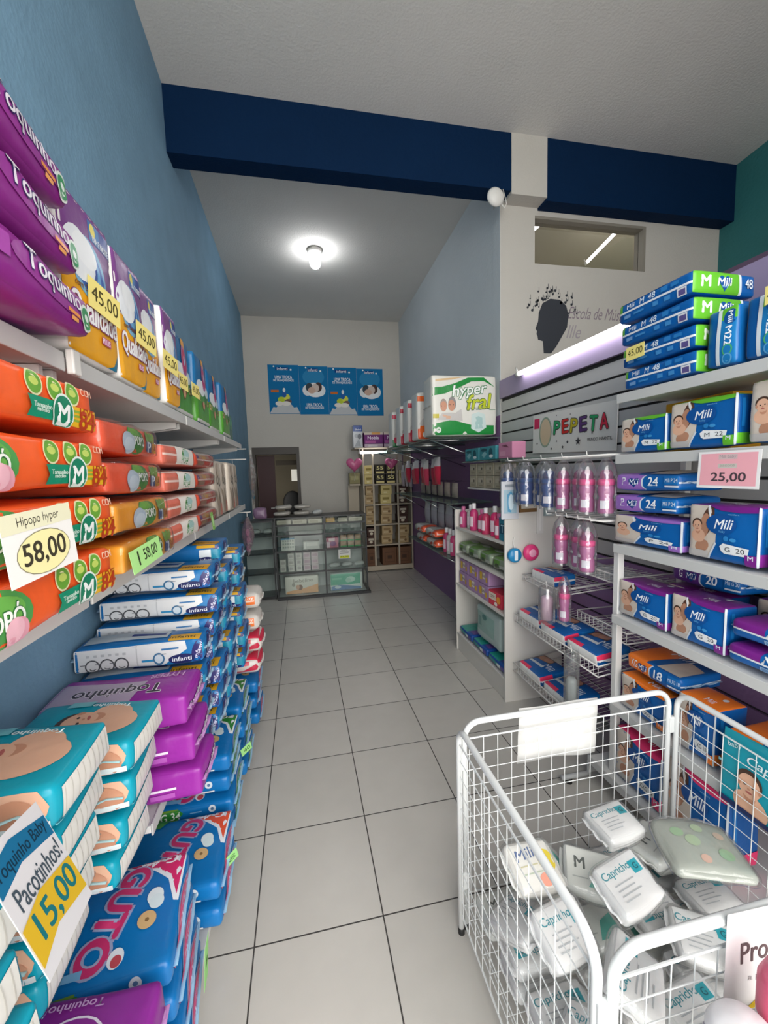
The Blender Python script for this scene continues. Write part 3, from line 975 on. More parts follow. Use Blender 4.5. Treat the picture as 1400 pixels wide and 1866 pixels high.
price_card('price_card', 'white card reading Hipopo hyper 58,00 stuck on the orange packs', (-.338, .622, 1.452), .142, .088,
           [('r', -1, .45, 1, 1, '#e6e3c4'), ('t', 'Hipopo hyper', 0, .7, .085, .016, '#4f4a3c', 0, None, .0), ('e', .02, -.28, .056, .029, '#8a8468'), ('e', .02, -.28, .0545, .0278, '#efe7ab'), ('t', '58,00', .02, -.28, .088, .032, '#3d382c', 0, None, .03)], (-.04, -.06, PI/2-.03), col='#eeece8', cat='price card')
price_card('price_tag', 'light green 58,00 price tag on the lowest clear-wrapped pack', (-.338, .985, 1.366), .155, .048, [('t', '58,00', .25, .05, .072, .028, '#333a2a', 0, None, .01), ('t', '1', -.55, .1, .006, .03, '#333a2a')], (-.12, -.08, PI/2-.05), col='#a9dd8b', cat='price tag')
price_card('price_tag', 'small green price tag on the lip below the red clear-sided packs', (-.372, 1.86, 1.345), .045, .075, [('r', -.5, -.6, .5, .6, '#b6dd9c')], (-.1, .0, PI/2), col='#7fae5c', cat='price tag')

# hanging clear pouches at the far end of the shelves
def pouch(label, c, w, h, d, tint, filler, n=3, rz=PI/2, grp='clear pouches hanging at the end of the left shelves'):
    t = thing('hanging_pouch', label, 'pouch', c, rz, grp)
    b = MB()
    NU, NV = 8, 10
    V, F = [], []
    for s in (-1, 1):
        for i in range(NU+1):
            for j in range(NV+1):
                u, v = -1+2*i/NU, j/NV
                bl = (1-u*u)*math.sin(PI*min(1, v*1.05+.02))
                V.append((u*w/2*(1-.1*math.sin(v*9)), s*d/2*bl+s*.001+.003*math.sin(u*7+v*11), -v*h))
    for s in range(2):
        o = s*(NU+1)*(NV+1)
        F += [(o+i*(NV+1)+j, o+(i+1)*(NV+1)+j, o+(i+1)*(NV+1)+j+1, o+i*(NV+1)+j+1) for i in range(NU) for j in range(NV)]
    b.add(V, F, clear_mat('pouch_'+tint.lstrip('#'), tint, gloss=.16, rough=.1, bump=.9, bscale=28, alpha=.12))
    b.obj('pouch_film', t, smooth=True)
    r3 = random.Random(int(c[2]*1000))
    for k in range(n):
        b = MB()
        z = -h*(.3+.6*(k+.5)/n)
        b.ball((r3.uniform(-.15, .15)*w, 0, z), w*.24, d*.2, h*.28/n*1.2, film(filler[k % len(filler)]), 12, 8)
        b.obj('content', t, smooth=True)
    b = MB(); b.tube([(0, 0, .035), (.012, 0, .02), (0, 0, .004)], .002, WPL, 6); b.obj('hang_loop', t)
    return t
pouch('clear pouch with mauve contents hanging high at the far left shelf end', (-.50, 3.34, 1.62), .13, .26, .05, '#e6d9e2', ['#a4577d', '#8d6a80'])
pouch('clear pouch with teal dot hanging below the far end of the top left shelf', (-.375, 3.47, 1.70), .15, .40, .05, '#e3dfdc', ['#b7aea4', '#a08f84', '#1f6f92'])
pouch('pinkish clear pouch hanging lowest at the far left shelf end', (-.42, 3.36, 1.21), .17, .30, .09, '#e4cdd9', ['#b57f9c', '#c497ad'])
t = thing('hook_rail', 'thin white rail with hooks at the far end of the left shelves', 'rail', (XL, 3.38, 0))
b = MB(); b.tube([(0.002, -.02, 1.66), (.36, -.02, 1.66)], .004, WPL, 6); b.tube([(0.002, .02, 1.74), (.36, .02, 1.74)], .004, WPL, 6); b.tube([(0.002, -.02, 1.25), (.37, -.02, 1.25)], .004, WPL, 6); b.obj('rail', t, smooth=True)
b = MB(); b.box(0.001, -.05, 1.15, .012, .06, 1.80, WPL); b.obj('wall_plate', t)

# ---- floor stacks
TEAL = '#0e9db4'
def teal_top():
    hx, hy = .11, .15
    return [('e', -.12, -.42, .055, .062, SKIN)]+baby(-.02, .05, .072, hx, hy, .35)+[('r', -.75, .45, -.30, .85, '#4bb6c4'), ('r', .62, .1, .95, .5, '#7ccbd4'), ('t', 'Toquinho', .66, -.25, .09, .022, '#eaf6f7', PI/2, None, .02)]
def ribs():
    L = [('r', -.86, -.78, .86, .72, '#e8e6df')]
    for i in range(9):
        L.append(('r', -.8+.19*i, -.7, -.775+.19*i, .66, '#cfccc4'))
    return L+[('r', -1, -.9, 1, -.78, '#6cc4cd')]
style('teal_baby', .235, .30, .094, TEAL, prints={'T': teal_top(), 'F': ribs(), 'L': [('e', .42, .25, .075, .042, SKIN), ('e', .08, .2, .045, .036, SKIN), ('e', -.12, .25, .030, .034, HAIR), ('e', .10, .1, .006, .004, '#5a3c32'), ('e', .24, -.05, .009, .005, '#b3605a'), ('e', .62, -.1, .04, .03, SKIN2), ('r', -.95, -.85, .95, -.45, '#dfe9ea'), ('r', -.6, -.3, -.25, .5, '#7ccbd4')]}, b=.012, r=.02, wob=.004, fin='#b9e0e4', seed=11)
for i in range(6):
    putL('teal_baby', .39-.005*i, -.375-.012*(i % 2), .545+.0985*i, 'small teal pack with baby picture, '+ordn(i, 6)+' in the stack nearest the door', 'teal baby packs on the left', rz=.03*(i % 3-1))
for i in range(5):
    putL('teal_baby', .68+.010*(4-i), -.395-.022*(4-i), .575+.0985*i, 'small teal pack with baby picture, '+ordn(i, 5)+' in the middle teal stack', 'teal baby packs on the left', rz=-.05*(i % 3-1))
for i in range(4):
    putL('teal_baby', .945+.006*(3-i), -.385-.02*(3-i), .575+.0985*i, 'small teal pack with baby picture, '+ordn(i, 4)+' in the stack against the purple packs', 'teal baby packs on the left', rz=.05*(i % 3-1))
style('purple_lie', .42, .20, .118, '#962b9b', prints={'F': [('r', .05, -.12, .62, .04, '#e9d9ec'), ('e', -.12, .45, .026, .024, '#efe4f2'), ('e', -.12, .45, .023, .021, '#8a2a90'), ('t', '10', -.12, .45, .024, .02, '#f2e9f4', 0, None, .03), ('e', -.32, .3, .026, .024, '#efe4f2'), ('e', -.32, .3, .023, .021, '#8a2a90'), ('r', .25, -.65, .6, -.3, '#b35ab6')],
      'R': [('t', 'Toquinho', .0, .1, .13, .032, '#efe6f2', .25, '#3b2b6e', .02)], 'T': [('p', [(-1, -1), (.2, -1), (.3, .2), (-1, .6)], '#b9a6bd'), ('t', 'Toquinho', -.05, -.25, .24, .06, '#3b3040', PI, '#e8e2ea', .02), ('t', 'HYPER', .55, .5, .1, .03, '#d9a0d2', PI, None, .02)]}, b=.014, r=.02, wob=.004, fin='#c58fc9', seed=12)
for i in range(3):
    putF('purple_lie', -.765+.012+.01*(2-i), 1.215+.012*(2-i), .558+.122*i, 'bright purple diaper pack, '+['lowest', 'middle', 'topmost'][i]+' of three beside the teal packs', 'purple packs by the teal stacks')
def inf_white():
    L = [('p', [(-1, -1), (.35, -1), (.75, .25), (.72, 1), (-1, 1)], '#d9dadb'), ('p', [(.35, -1), (.75, .25), (.8, 1), (1, 1), (1, -1)], '#1f74b0'), ('p', [(.62, -1), (.8, -.3), (1, .1), (1, -1)], '#1d4f98'),
         ('r', -.05, -.95, -.03, .95, '#bfc1c3'), ('e', .93, .05, .020, .036, '#2d2a66', -.4), ('t', 'infanti', .93, .05, .05, .014, '#dcd9ee', 1.1, None, .02), ('e', .66, -.55, .042, .014, '#232a5c'), ('t', 'infanti', .66, -.55, .06, .012, '#e8ebf3', 0, None, .02), ('r', .35, .35, .62, .5, '#3c74a8'), ('r', .03, -.55, .22, -.35, '#2f86b8'), ('e', .3, -.35, .018, .018, '#3f6f95'), ('e', .3, -.35, .013, .013, '#c9d5de'), ('r', .3, .0, .42, .08, '#8d9298')]
    for x in (-.72, -.5, -.28):
        L += [('e', x, -.5, .022, .02, '#4d4f53'), ('e', x, -.5, .018, .016, '#d3d4d5'), ('r', x-.18, -.35, x-.1, -.28, '#6d7074')]
    for i in range(6):
        L.append(('r', -.8+.11*i, .3, -.75+.11*i, .5, '#b9bbbe'))
    return L
def inf_blue():
    return [('e', .94, .05, .018, .036, '#2d2a66', -.4), ('t', 'infanti', .94, .05, .05, .013, '#dcd9ee', 1.1, None, .02), ('r', .55, .66, .92, 1, '#d9a52c'), ('r', .60, -.42, .88, .48, '#e3eaee'), ('e', .74, -.66, .030, .012, '#262a62'), ('t', 'infanti', .74, -.66, .045, .011, '#dfe3ef', 0, None, .02), ('r', -.6, -.4, -.1, .4, '#1a5f9f'), ('r', .84, -.6, 1, .5, '#1e8aa8')]
INFT = [('r', .45, -.95, .95, -.2, '#e0a824'), ('t', 'infanti', .66, -.6, .08, .03, '#4f4a2a', 0, None, .02), ('r', -.9, -.5, .4, .6, '#bfc7cc'), ('r', -.2, -.1, .35, .3, '#31407f')]
INFR = [('e', .05, .05, .05, .030, '#2d2a66', .5), ('t', 'infanti', .05, .05, .07, .018, '#e2def0', .5, None, .02), ('r', .7, -.8, .85, .8, '#8fc0da'), ('r', -1, -.2, -.75, .6, '#2a8fb8')]
style('infant_white', .43, .21, .092, '#1d6fb0', prints={'F': inf_white(), 'T': INFT, 'R': INFR, 'L': [('r', -.8, -.6, .8, .6, '#d5d7d8')]}, b=.012, r=.018, wob=.004, fin='#a9c9df', seed=13)
style('infant_blue', .43, .24, .098, '#1a70b3', prints={'F': inf_blue(), 'T': INFT, 'R': INFR}, b=.012, r=.018, wob=.004, fin='#a9c9df', seed=14)
XI = -.755
for i in range(4):
    putF('infant_white', XI-.02+.004*i, 1.435+.004*i, ZL+.014+.112*i, 'white and blue diaper pack, '+ordn(i, 4)+' in the short stack behind the purple packs', 'blue and white packs, short stack', sc=(1, .6, 1.15))
for i in range(7):
    putF('infant_white', XI-.005+.01*(i % 3)+.010*(i > 4), 1.575-.01*(i > 4), ZL+.012+.0935*i, 'white and blue pack with ring marks, '+ordn(i, 7)+' in the first tall blue stack', 'blue and white packs, tall stack')
for i in range(7):
    putF('infant_blue', XI-.004+.010*(i % 3), 1.81+.006*(i % 2), ZL+.012+.101*i, 'blue diaper pack with yellow top label, '+ordn(i, 7)+' in the second tall blue stack', 'blue packs with white squares, second stack')
for i in range(6):
    putF('infant_blue', XI+.020+.010*(i % 2), 2.10, ZL+.012+.105*i, 'blue diaper pack with white square, '+ordn(i, 6)+' in the third tall blue stack', 'blue packs with white squares, third stack', sc=(1, 1, 1.03))
for i in range(0):
    putF('infant_blue', XI+.02-.006*(i % 2), 2.48, ZL+.012+.105*i, 'blue diaper pack with white square, '+ordn(i, 6)+' in the farthest tall blue stack', 'blue packs with white squares, farthest stack', sc=(1, 1, 1.03))

GB = '#0f73b8'
def guto_top(acc, code):
    hx, hy = .2, .15
    return [('p', [(.06, 1), (.25, .78), (.55, .70), (.78, .45), (.90, .02), (.98, .02), (.98, 1)], '#e6e9ee'), ('p', [(.12, 1), (.28, .83), (.58, .75), (.82, .50), (.93, .12), (.96, 1)], acc),
            ('t', code, .60, .88, .10, .026, '#f2eef2', PI, None, .03),
            ('t', 'GUTÓ', .24, -.02, .25, .088, '#d0366f', -PI/2-.28, '#a3aacb', .05), ('e', .66, .14, .020, .024, '#e4efef'), ('e', .69, .04, .018, .02, '#dbe9ea'), ('e', .62, -.26, .022, .022, '#d7b27c'), ('e', .62, -.26, .005, .005, '#8a6a3f'),
            ('e', .35, -.72, .018, .02, '#e8edf2'), ('e', .36, -.76, .012, .012, '#c64f58'), ('r', -.35, -.85, .0, -.74, '#7fb6dd'), ('p', [(-1, 1), (-.1, 1), (-.25, .72), (-1, .6)], '#3f8e45')]
def guto_side(acc):
    return [('e', .1, .1, .095, .026, '#8c93b8'), ('e', .1, .1, .085, .020, acc), ('t', 'GUTÓ', .1, .1, .14, .024, '#e9c7d6', 0, None, .02), ('p', [(-.9, -.1), (-.55, .35), (-.2, .2), (-.3, -.6), (-.8, -.75)], acc), ('e', .75, -.4, .018, .012, '#d7b27c')]
def guto_front(acc, code):
    return [('r', -1, -1, -.02, 1, '#6f9c35'), ('p', [(-.35, .75), (.0, .85), (.08, .4), (-.02, -.2), (-.4, -.15)], '#2f8a35'), ('t', code, -.2, .28, .085, .026, '#eaf3e4', 0, None, .03), ('r', -.9, -.62, .72, -.42, '#dfe6ea'), ('r', .2, -.8, .6, -.72, '#c9dbe8'), ('e', .62, .38, .014, .014, '#dfe7ee'), ('e', .62, .38, .006, .006, '#5a7fa8'), ('r', .2, .2, .42, .32, '#7fb6dd'), ('e', -.05, -.85, .006, .006, '#cfd8cf'), ('e', .1, -.85, .006, .006, '#cfd8cf')]
for key, acc, code in (('guto_pink', '#d6306a', 'G 44'), ('guto_orange', '#e8562f', 'G 44'), ('guto_green', '#2f8a35', 'EG 34')):
    style(key, .43, .32, .092, GB, prints={'T': guto_top(acc, code), 'R': guto_side('#d6306a' if key != 'guto_green' else acc), 'F': guto_front(acc, code)}, b=.014, r=.024, wob=.005, fin='#9cc6e4', seed=15)
ZD = .082
XG = -.765
for i in range(4):
    putF('guto_green', XG+.02+.008*(i % 2), 1.60+.006*(i % 3), ZD+.0945*i, 'blue and green pack marked EG 34, '+ordn(i, 4)+' in its low floor stack', 'green-marked packs on the left floor')
for i in range(2):
    putF('guto_orange', XG+.04, 1.262, ZD+.0945*i, 'blue diaper pack with orange corner, '+['lower', 'upper'][i]+' of two on the left floor', 'orange-cornered packs on the left floor')
for i in range(4):
    putF('guto_pink', XG+.028+.004*(3-i), .885, ZD+.0945*i, 'blue diaper pack with pink corner, '+ordn(i, 4)+' in the low stack on the left floor', 'pink-cornered packs on the left floor', rz=.10, sc=(.93, 1, 1))
for i in range(4):
    putF('guto_green', XG+.035-.01*(i % 2), 1.945, ZD+.0945*i, 'blue diaper pack, '+ordn(i, 4)+' in the low stack just beyond the EG 34 packs', 'low blue packs beyond the green-marked ones')
for i in range(3):
    putF('guto_pink', XG+.055-.01*(i % 2), 2.36, ZD+.0945*i, 'blue diaper pack, '+ordn(i, 5)+' in the farthest low blue stack', 'farthest low blue packs on the left floor')
style('purple_big', .445, .335, .14, '#8d2b93', prints={'T': [('e', .3, .40, .062, .05, '#efe4f2'), ('e', .3, .40, .057, .046, '#8d2b93'), ('t', 'SXG', .3, .40, .075, .036, '#f2eaf4', 0, None, .05), ('e', -.22, .25, .055, .045, '#efe4f2'), ('e', -.22, .25, .05, .041, '#8d2b93'), ('t', 'SG', -.22, .25, .055, .034, '#f2eaf4', 0, None, .05), ('t', 'Toquinho', .25, .85, .10, .020, '#c99fd0', PI, None, .02), ('e', -.55, .5, .022, .03, '#cfc6dc')], 'R': [('r', -.8, -.3, .8, -.1, '#c99fd0')]}, b=.014, r=.03, wob=.004, fin='#c58fc9', seed=16)
for i in range(3):
    putF('purple_big', XG+.012-.002*i, .535, ZD+.1415*i, 'big purple pack marked SXG, '+['bottom', 'middle', 'top'][i]+' of the pile at the lower left', 'big purple packs on the left floor')
# support crate under the nearest teal stack
style('white_case', .44, .26, .44, '#d9d6d0', faces={}, prints={'R': [('r', -.8, -.2, .8, .2, '#b9d6da')]}, seed=17, mk=card, name='carton', wob=0, b=.004, r=.008)
put('white_case', -.535, .398, ZD, 0, 'white carton under the teal packs nearest the door', 'carton')
# 15,00 card
c15 = price_card('price_card', 'tilted white card reading Pacotinhos 15,00 leaning on the teal packs', (0, 0, 0), .154, .151,
           [('p', [(-.98, .30), (-.2, .46), (.97, .34), (.97, .72), (-.2, .88), (-.98, .72)], '#1b78a6'), ('t', 'Toquinho Baby', -.02, .58, .135, .022, '#123a52', .02, None, .01),
            ('t', 'Pacotinhos!', .05, .12, .125, .026, '#4b5a66', .02, None, .01), ('p', [(-.98, -.82), (-.2, -.66), (.97, -.80), (.97, -.16), (-.2, -.06), (-.98, -.22)], '#efc42f'), ('t', '15,00', .08, -.42, .115, .036, '#1d7f86', .02, None, .03)],
           (0, 0, 0), col='#f1f0f2', cat='price card')
_o, _x, _z = Vector((-.3364, .5418, 1.0422)), Vector((-.1757, .9364, -.3042)).normalized(), Vector((-.4692, .1790, .8648)).normalized()
_y = _z.cross(_x)
c15.matrix_world = Matrix(((_x.x, _y.x, _z.x, _o.x), (_x.y, _y.y, _z.y, _o.y), (_x.z, _y.z, _z.z, _o.z), (0, 0, 0, 1)))
# small green tags
G_ = '#9fdc8a'
for i, (lab, c, w, h, rot, tx) in enumerate((
        ('long green price tag on the side of the pink-cornered stack', (-.318, 1.10, .20), .045, .15, (.1, -.12, PI/2), '45,00'),
        ('green price tag ending 00 beside the orange-cornered packs', (-.298, 1.40, .21), .05, .06, (.3, -.3, .7), '00'),
        ('small green price tag near the floor by the farther blue packs', (-.305, 1.90, .27), .055, .045, (.2, -.3, .7), '40'))):
    price_card('price_tag', lab, c, w, h, [('t', tx, .1, 0, w*.6, min(h, .05)*.5, '#3f6a33', 0 if w > h else PI/2, None, .01)], rot, col=G_, cat='price tag', group='green price tags on the floor stacks')
# far floor packs
style('far_white', .40, .24, .125, '#d8d3cc', prints={'F': [('r', -.2, -.45, .86, .6, '#ee7423'), ('r', -.1, -.08, .84, .08, '#f2d6c2'), ('t', 'baby', .62, .34, .07, .025, '#f6e6da', 0, None, .02)], 'R': [('r', -.7, -.3, .3, .2, '#e9e5df'), ('r', -.2, -.6, .2, .1, '#c75b43')]}, b=.03, r=.045, wob=.006, fin='#e5e2dd', seed=18)
style('far_pink', .42, .24, .125, '#e3dcd6', prints={'F': [('r', -.9, .25, .7, .75, '#d8304f'), ('t', 'baby', .2, .5, .1, .025, '#f6e6ea', 0, None, .02), ('p', [(-.2, -.3), (.5, -.4), (.9, .3), (1, -.2), (.9, -.5), (-.2, -.55)], '#cf2f4c')], 'T': [('p', [(-1, -1), (1, -1), (.9, .6), (.7, -.3), (-1, -.5)], '#d8304f'), ('r', -.6, .0, .3, .4, '#c9c2ba')], 'R': [('p', [(-1, 1), (1, 1), (.2, .0), (-1, .3)], '#d8304f')]}, b=.03, r=.045, wob=.006, fin='#efe9e6', seed=19)
for i in range(2):
    putF('far_pink', -.675+.015*i, 2.38, .372+.128*i, 'white and crimson pillow pack, '+['lower', 'upper'][i]+' of two on the farthest low blue stack', 'white and crimson packs')
for i in range(2):
    putF('far_white', -.645+.01*i, 2.385, .630+.128*i, 'white pack with orange patch, '+['lower', 'upper'][i]+' of two on the crimson packs', 'white and orange packs')
style('far_hang', .36, .16, .20, '#cbbfae', prints={'F': [('e', .3, .3, .03, .04, '#3c3a38'), ('e', .3, .3, .02, .028, '#cbbfae'), ('p', [(.4, -.9), (.9, -.2), (.95, -.7), (.7, -1)], '#1f83a0'), ('r', -.2, .6, .8, .9, '#b9a24c')]}, b=.02, r=.03, wob=.005, fin='#ddd6cc', seed=20)
putF('far_hang', -.70, 2.43, .888, 'beige pillow pack with a teal corner on the far orange-patched pile')
# ------------------------------------------------------------------ right shelving unit
RX0, RX1 = 1.30, 1.695
ZR = [1.815, 1.568, 1.192, .882, .480, .135]
STEEL = mat('rack_grey', '#b9bbbb', rough=0.4)
for i, z in enumerate(ZR):
    nm = ['topmost white shelf of the right rack, below the green and blue packs', 'second white shelf from the top of the right rack', 'third white shelf from the top of the right rack', 'fourth white shelf from the top of the right rack', 'second lowest white shelf of the right rack', 'grey base deck of the right rack near the floor'][i]
    t = thing('gondola_shelf', nm, 'shelf', (RX0, 0, z), group='shelves of the right rack')
    ye = 1.515 if i < 5 else 1.65
    b = MB(); b.box(0.005, 0.0, -.022, RX1-RX0, ye, 0, SHW); b.obj('board', t, bevel=.002)
    b = MB(); b.box(0.0, 0.0, -.034, 0.006, ye+.002, 0.003, SHG); b.obj('front_lip', t, bevel=.002)
t = thing('rack_frame', 'white uprights and feet carrying the right rack of diaper shelves', 'rack', (RX0, 1.50, 0))
for xx in (0.03, .36):
    b = MB(); b.box(xx, .019, .1355, xx+.03, .047, 1.165 if xx < .1 else 1.85, SHW); b.obj('upright', t, bevel=.002)
b = MB(); b.box(.008, .154, .04, .38, .166, .10, STEEL); b.obj('side_rail', t, bevel=.002)
b = MB(); b.tube([(-.13, .165, .03), (.03, .165, .03)], .012, STEEL, 8); b.obj('foot', t, smooth=True)
b = MB(); b.lathe([(.001, 0), (.016, 0), (.016, .02), (.001, .02)], mat('rubber_black', '#1b1b1b', rough=.7), 12, c=(-.09, .165, 0)); b.obj('glide', t, smooth=True)

MB_ = '#0a5fa9'
MB2 = '#1579b8'
def mili_front(acc, code, hx, hy, skin=SKIN, two=True):
    L = [('p', [(-1, -1), (-.38, -1), (-.12, -.35), (-.1, .05), (-.32, .35), (-.28, .75), (-.38, 1), (-1, 1)], '#d5c8bb')]
    L += [('e', -.40, .40, hx*.17, hy*.52, '#5a3c30', -.2), ('e', -.47, .22, hx*.14, hy*.42, '#bb886d', -.1), ('e', -.55, -.55, hx*.22, hy*.2, '#bb886d', .5)] if two else []
    L += baby(-.70, .18, min(hx*.30, hy*.42), hx, hy, .12, skin=skin)
    L += [('r', -1, -1, -.35, -.72, '#c3bdb9'),
          ('p', [(-.36, 1), (1, 1), (1, .84), (.5, .79), (0, .82), (-.30, .93)], acc),
          ('p', [(-.42, 1), (-.32, .55), (-.27, .55), (-.36, 1)], '#e8e8ea'),
          ('p', [(-.38, -1), (-.33, -1), (-.08, -.38), (-.12, -.32)], '#d9dee4'),
          ('e', .02, .34, .050, .034, '#0d4f96'), ('t', 'Mili', .10, .35, hx*.44, hy*.30, '#f4f6f8', .06, None, .035, .25), ('t', 'baby', .08, .08, hx*.16, hy*.10, '#5fa6d8', 0, None, .01),
          ('p', [(.02, -.45), (.06, -.62), (.14, -.70), (.74, -.70), (.78, -.42), (.12, -.33)], '#e9ebec'), ('t', code, .42, -.53, hx*.48, hy*.15, '#4d5156', 0, None, .02),
          ('e', .20, -.15, .008, .008, '#2b7fc0'), ('e', .38, -.17, .010, .006, '#3b8cc6'),
          ('r', .68, -1, .95, -.62, acc), ('t', 'M', .82, -.72, hx*.12, hy*.14, '#e3ecf2', 0, None, .03), ('r', .95, -1, 1, 1, '#cfd6dc'), ('t', 'confort', .35, .72, hx*.28, hy*.04, '#8fc0e2', 0, None, .01)]
    return L
def mili_style(key, acc, code, w=.235, d=.13, h=.19, seed=0, **k):
    style(key, w, d, h, MB_, faces={'T': acc, 'R': '#0b559b', 'L': '#0b559b'}, prints={'F': mili_front(acc, code, w/2, h/2, **k), 'T': [('t', 'Mili', .2, -.4, .05, .025, '#e9e4ee', 0, None, .03), ('e', .45, .3, .012, .012, '#dfe3ea')], 'R': [('r', -1, -1, 1, -.55, acc), ('r', -.75, -.3, -.55, .8, '#1a73b8')], 'L': [('r', -1, .2, 1, 1, '#c9bdb2')]}, b=.010, r=.016, wob=.003, seed=seed)
GRN, VIO, PNK, ORG, LIL = '#63b52f', '#7a2386', '#e8366f', '#ee7a24', '#9a6bc0'
mili_style('mili_m22', GRN, 'M  22', seed=21)
mili_style('mili_p24', LIL, 'P  24', h=.175, d=.15, seed=22, two=False)
mili_style('mili_g20', VIO, 'G  20', w=.25, h=.20, d=.14, seed=23)
mili_style('mili_xg18', ORG, 'XG 18', w=.24, h=.245, d=.15, seed=24)
mili_style('mili_xxg', PNK, 'XXG 14', w=.24, h=.245, d=.15, seed=25)
def heart(cu, cv, s, hx, hy, c):
    P = []
    for i in range(18):
        t_ = 2*PI*i/18
        P.append((cu+s*.06*16*math.sin(t_)**3/hx, cv+s*.06*(13*math.cos(t_)-5*math.cos(2*t_)-2*math.cos(3*t_)-math.cos(4*t_))/hy))
    return ('p', P, c)
def mili_flat(key, acc, letter, num, w=.31, d=.22, h=.086, seed=0, line=False):
    hx, hy = w/2, h/2
    if not line:
        F = [('p', [(-1, -1), (.0, -1), (-.08, -.4), (-.08, .4), (.0, 1), (-1, 1)], acc), ('p', [(.0, 1), (-.08, .4), (-.08, -.4), (.0, -1), (.05, -1), (-.03, -.4), (-.03, .4), (.05, 1)], '#d6dde6'), ('t', letter, -.68, .12, .018*len(letter), .030, '#f4f2f8', 0, None, .012), ('r', -.75, -.42, -.58, -.38, '#d9d4e4'),
             heart(-.32, .02, .031, hx, hy, '#0c3f86'), ('t', 'Mili', -.32, .05, .042, .022, '#f2f5f8', .06, None, .03, .2), ('t', num, .28, .12, .040, .032, '#f2f5f8', 0, None, .04), ('r', .18, -.4, .38, -.34, '#b9d3e8'),
             ('r', .60, -.2, 1, .8, '#1a6db3'), ('r', .62, -.55, 1, -.35, '#d6dde6'), ('t', 'Mili '+letter+' '+num, .80, .3, .045, .014, '#dbe6f0', 0, None, .02)]
    else:
        F = [('r', -1, .12, -.25, 1, acc), ('r', -1, -.08, 1, .12, '#e3e6ea'), heart(.05, .48, .020, hx, hy, '#134f98'), ('t', 'Mili', .08, .50, .075, .026, '#f2f5f8', 0, None, .03, .2), ('t', 'baby', .05, .22, .02, .007, '#8fc0e2'), ('r', -.25, -.80, .0, -.25, '#93b4d4'), ('r', -.22, -.72, -.03, -.33, '#5f86b4'), ('r', .12, -.4, .5, -.35, '#8fb5d8'), ('r', .12, -.6, .42, -.55, '#8fb5d8'), ('e', .07, -.35, .005, .005, '#dfe9f2'), ('e', .07, -.6, .005, .005, '#dfe9f2')]
    style(key, w, d, h, MB_, faces={'T': '#0c5aa2'}, prints={'F': F, 'T': [('p', [(-1, -1), (-.25, -1), (.1, 1), (-1, 1)], acc), ('p', [(.1, -.9), (.9, -.9), (.9, .3), (.3, .5)], '#cdbfb3'), ('t', 'Mili', .0, .6, .09, .04, '#e9eef3', 0, None, .03)], 'R': [('r', -1, -.1, 1, .1, '#d6dde6')], 'L': [('r', -1, -.3, 1, .3, acc)]}, b=.012, r=.02, wob=.004, fin='#9fc2de', seed=seed)
mili_flat('flat_p24', LIL, 'P', '24', seed=26)
mili_flat('flat_g20', '#5a2a7d', 'G', '20', seed=27)
mili_flat('flat_o18', ORG, 'XG', '18', w=.30, seed=28)
mili_flat('flat_vio', VIO, 'G', '20', w=.30, h=.078, seed=29, line=True)
mili_flat('flat_org', ORG, 'XG', '18', w=.30, h=.078, seed=30, line=True)
# brick packs M 48
hx, hy = .155, .041
style('brick_m48', .315, .27, .083, '#0b5ca6', prints={
    'F': [('r', -1, -.95, -.86, -.05, '#0c4f97'), ('r', -1, .12, -.88, .9, GRN), ('r', -1, -.09, 1, .11, '#dfe4e9'), ('t', 'Mili', -.62, .5, .035, .016, '#e8eef4', 0, None, .02), ('t', 'M', -.28, .5, .018, .020, '#dfe8f0', 0, None, .03), ('t', '48', .0, .5, .030, .020, '#dfe8f0', 0, None, .03), ('r', .25, .3, .42, .75, '#2a78bb'), ('r', .5, .35, .7, .7, '#2a78bb'),
          ('r', .66, -.9, .88, -.15, '#d8dae0'), ('r', .69, -.8, .85, -.3, '#5a4f86'), ('r', -.8, -.7, -.6, -.35, '#6f9ac9'), ('r', -.5, -.6, -.2, -.4, '#3f86c2'), ('r', .05, -.7, .2, -.3, '#3f86c2'), ('r', .35, -.7, .5, -.3, '#3f86c2')],
    'R': [('r', -1, -1, .42, 1, GRN), ('r', .42, -1, .50, 1, '#dfe6ea'), ('t', 'M', -.62, .1, .035, .035, '#f2f6f0', 0, None, .04), heart(-.05, .05, .034, .17, .041, '#0c4f97'), ('t', 'Mili', -.05, .10, .055, .026, '#f2f5f8', .05, None, .03, .2), ('t', 'baby', -.05, -.35, .025, .009, '#8fc0e2'), ('t', '48', .74, .1, .032, .03, '#e8eef4', 0, None, .03)],
    'T': [('r', -1, -1, .3, 1, '#0c62ad')]}, b=.006, r=.018, wob=.002, seed=31)
hx, hy = .055, .125
style('spine_m22', .11, .22, .195, '#0c5ba2', prints={'F': [('r', -.25, -1, .0, 1, '#dfe4e9'), ('r', .0, -1, 1, 1, '#1a78b8'), ('r', .0, .55, 1, 1, GRN), ('e', .55, .62, .02, .022, '#0c4f97'), ('t', 'Mili', .55, .62, .035, .014, '#eef3f7', -PI/2, None, .03), ('t', 'M', .5, .18, .022, .018, '#eef3f7', -PI/2, None, .03), ('t', '22', .5, -.16, .032, .020, '#eef3f7', -PI/2, None, .03), ('e', .5, -.5, .015, .018, '#4aa86f'), ('e', .5, -.5, .011, .014, '#1a78b8'), ('e', .5, -.8, .015, .016, '#5aa0cf'), ('e', .5, -.8, .011, .012, '#1a78b8')],
      'R': [('r', -1, -1, 1, 1, '#0f66ad'), ('r', -.6, .2, .7, .8, '#b99b86')], 'L': [('r', -1, -1, 1, 1, '#c9b8aa'), ('p', [(-.5, -.6), (.4, -.4), (.2, .6), (-.3, .5)], '#9a6a55')]}, b=.010, r=.018, wob=.003, fin=None, seed=32)
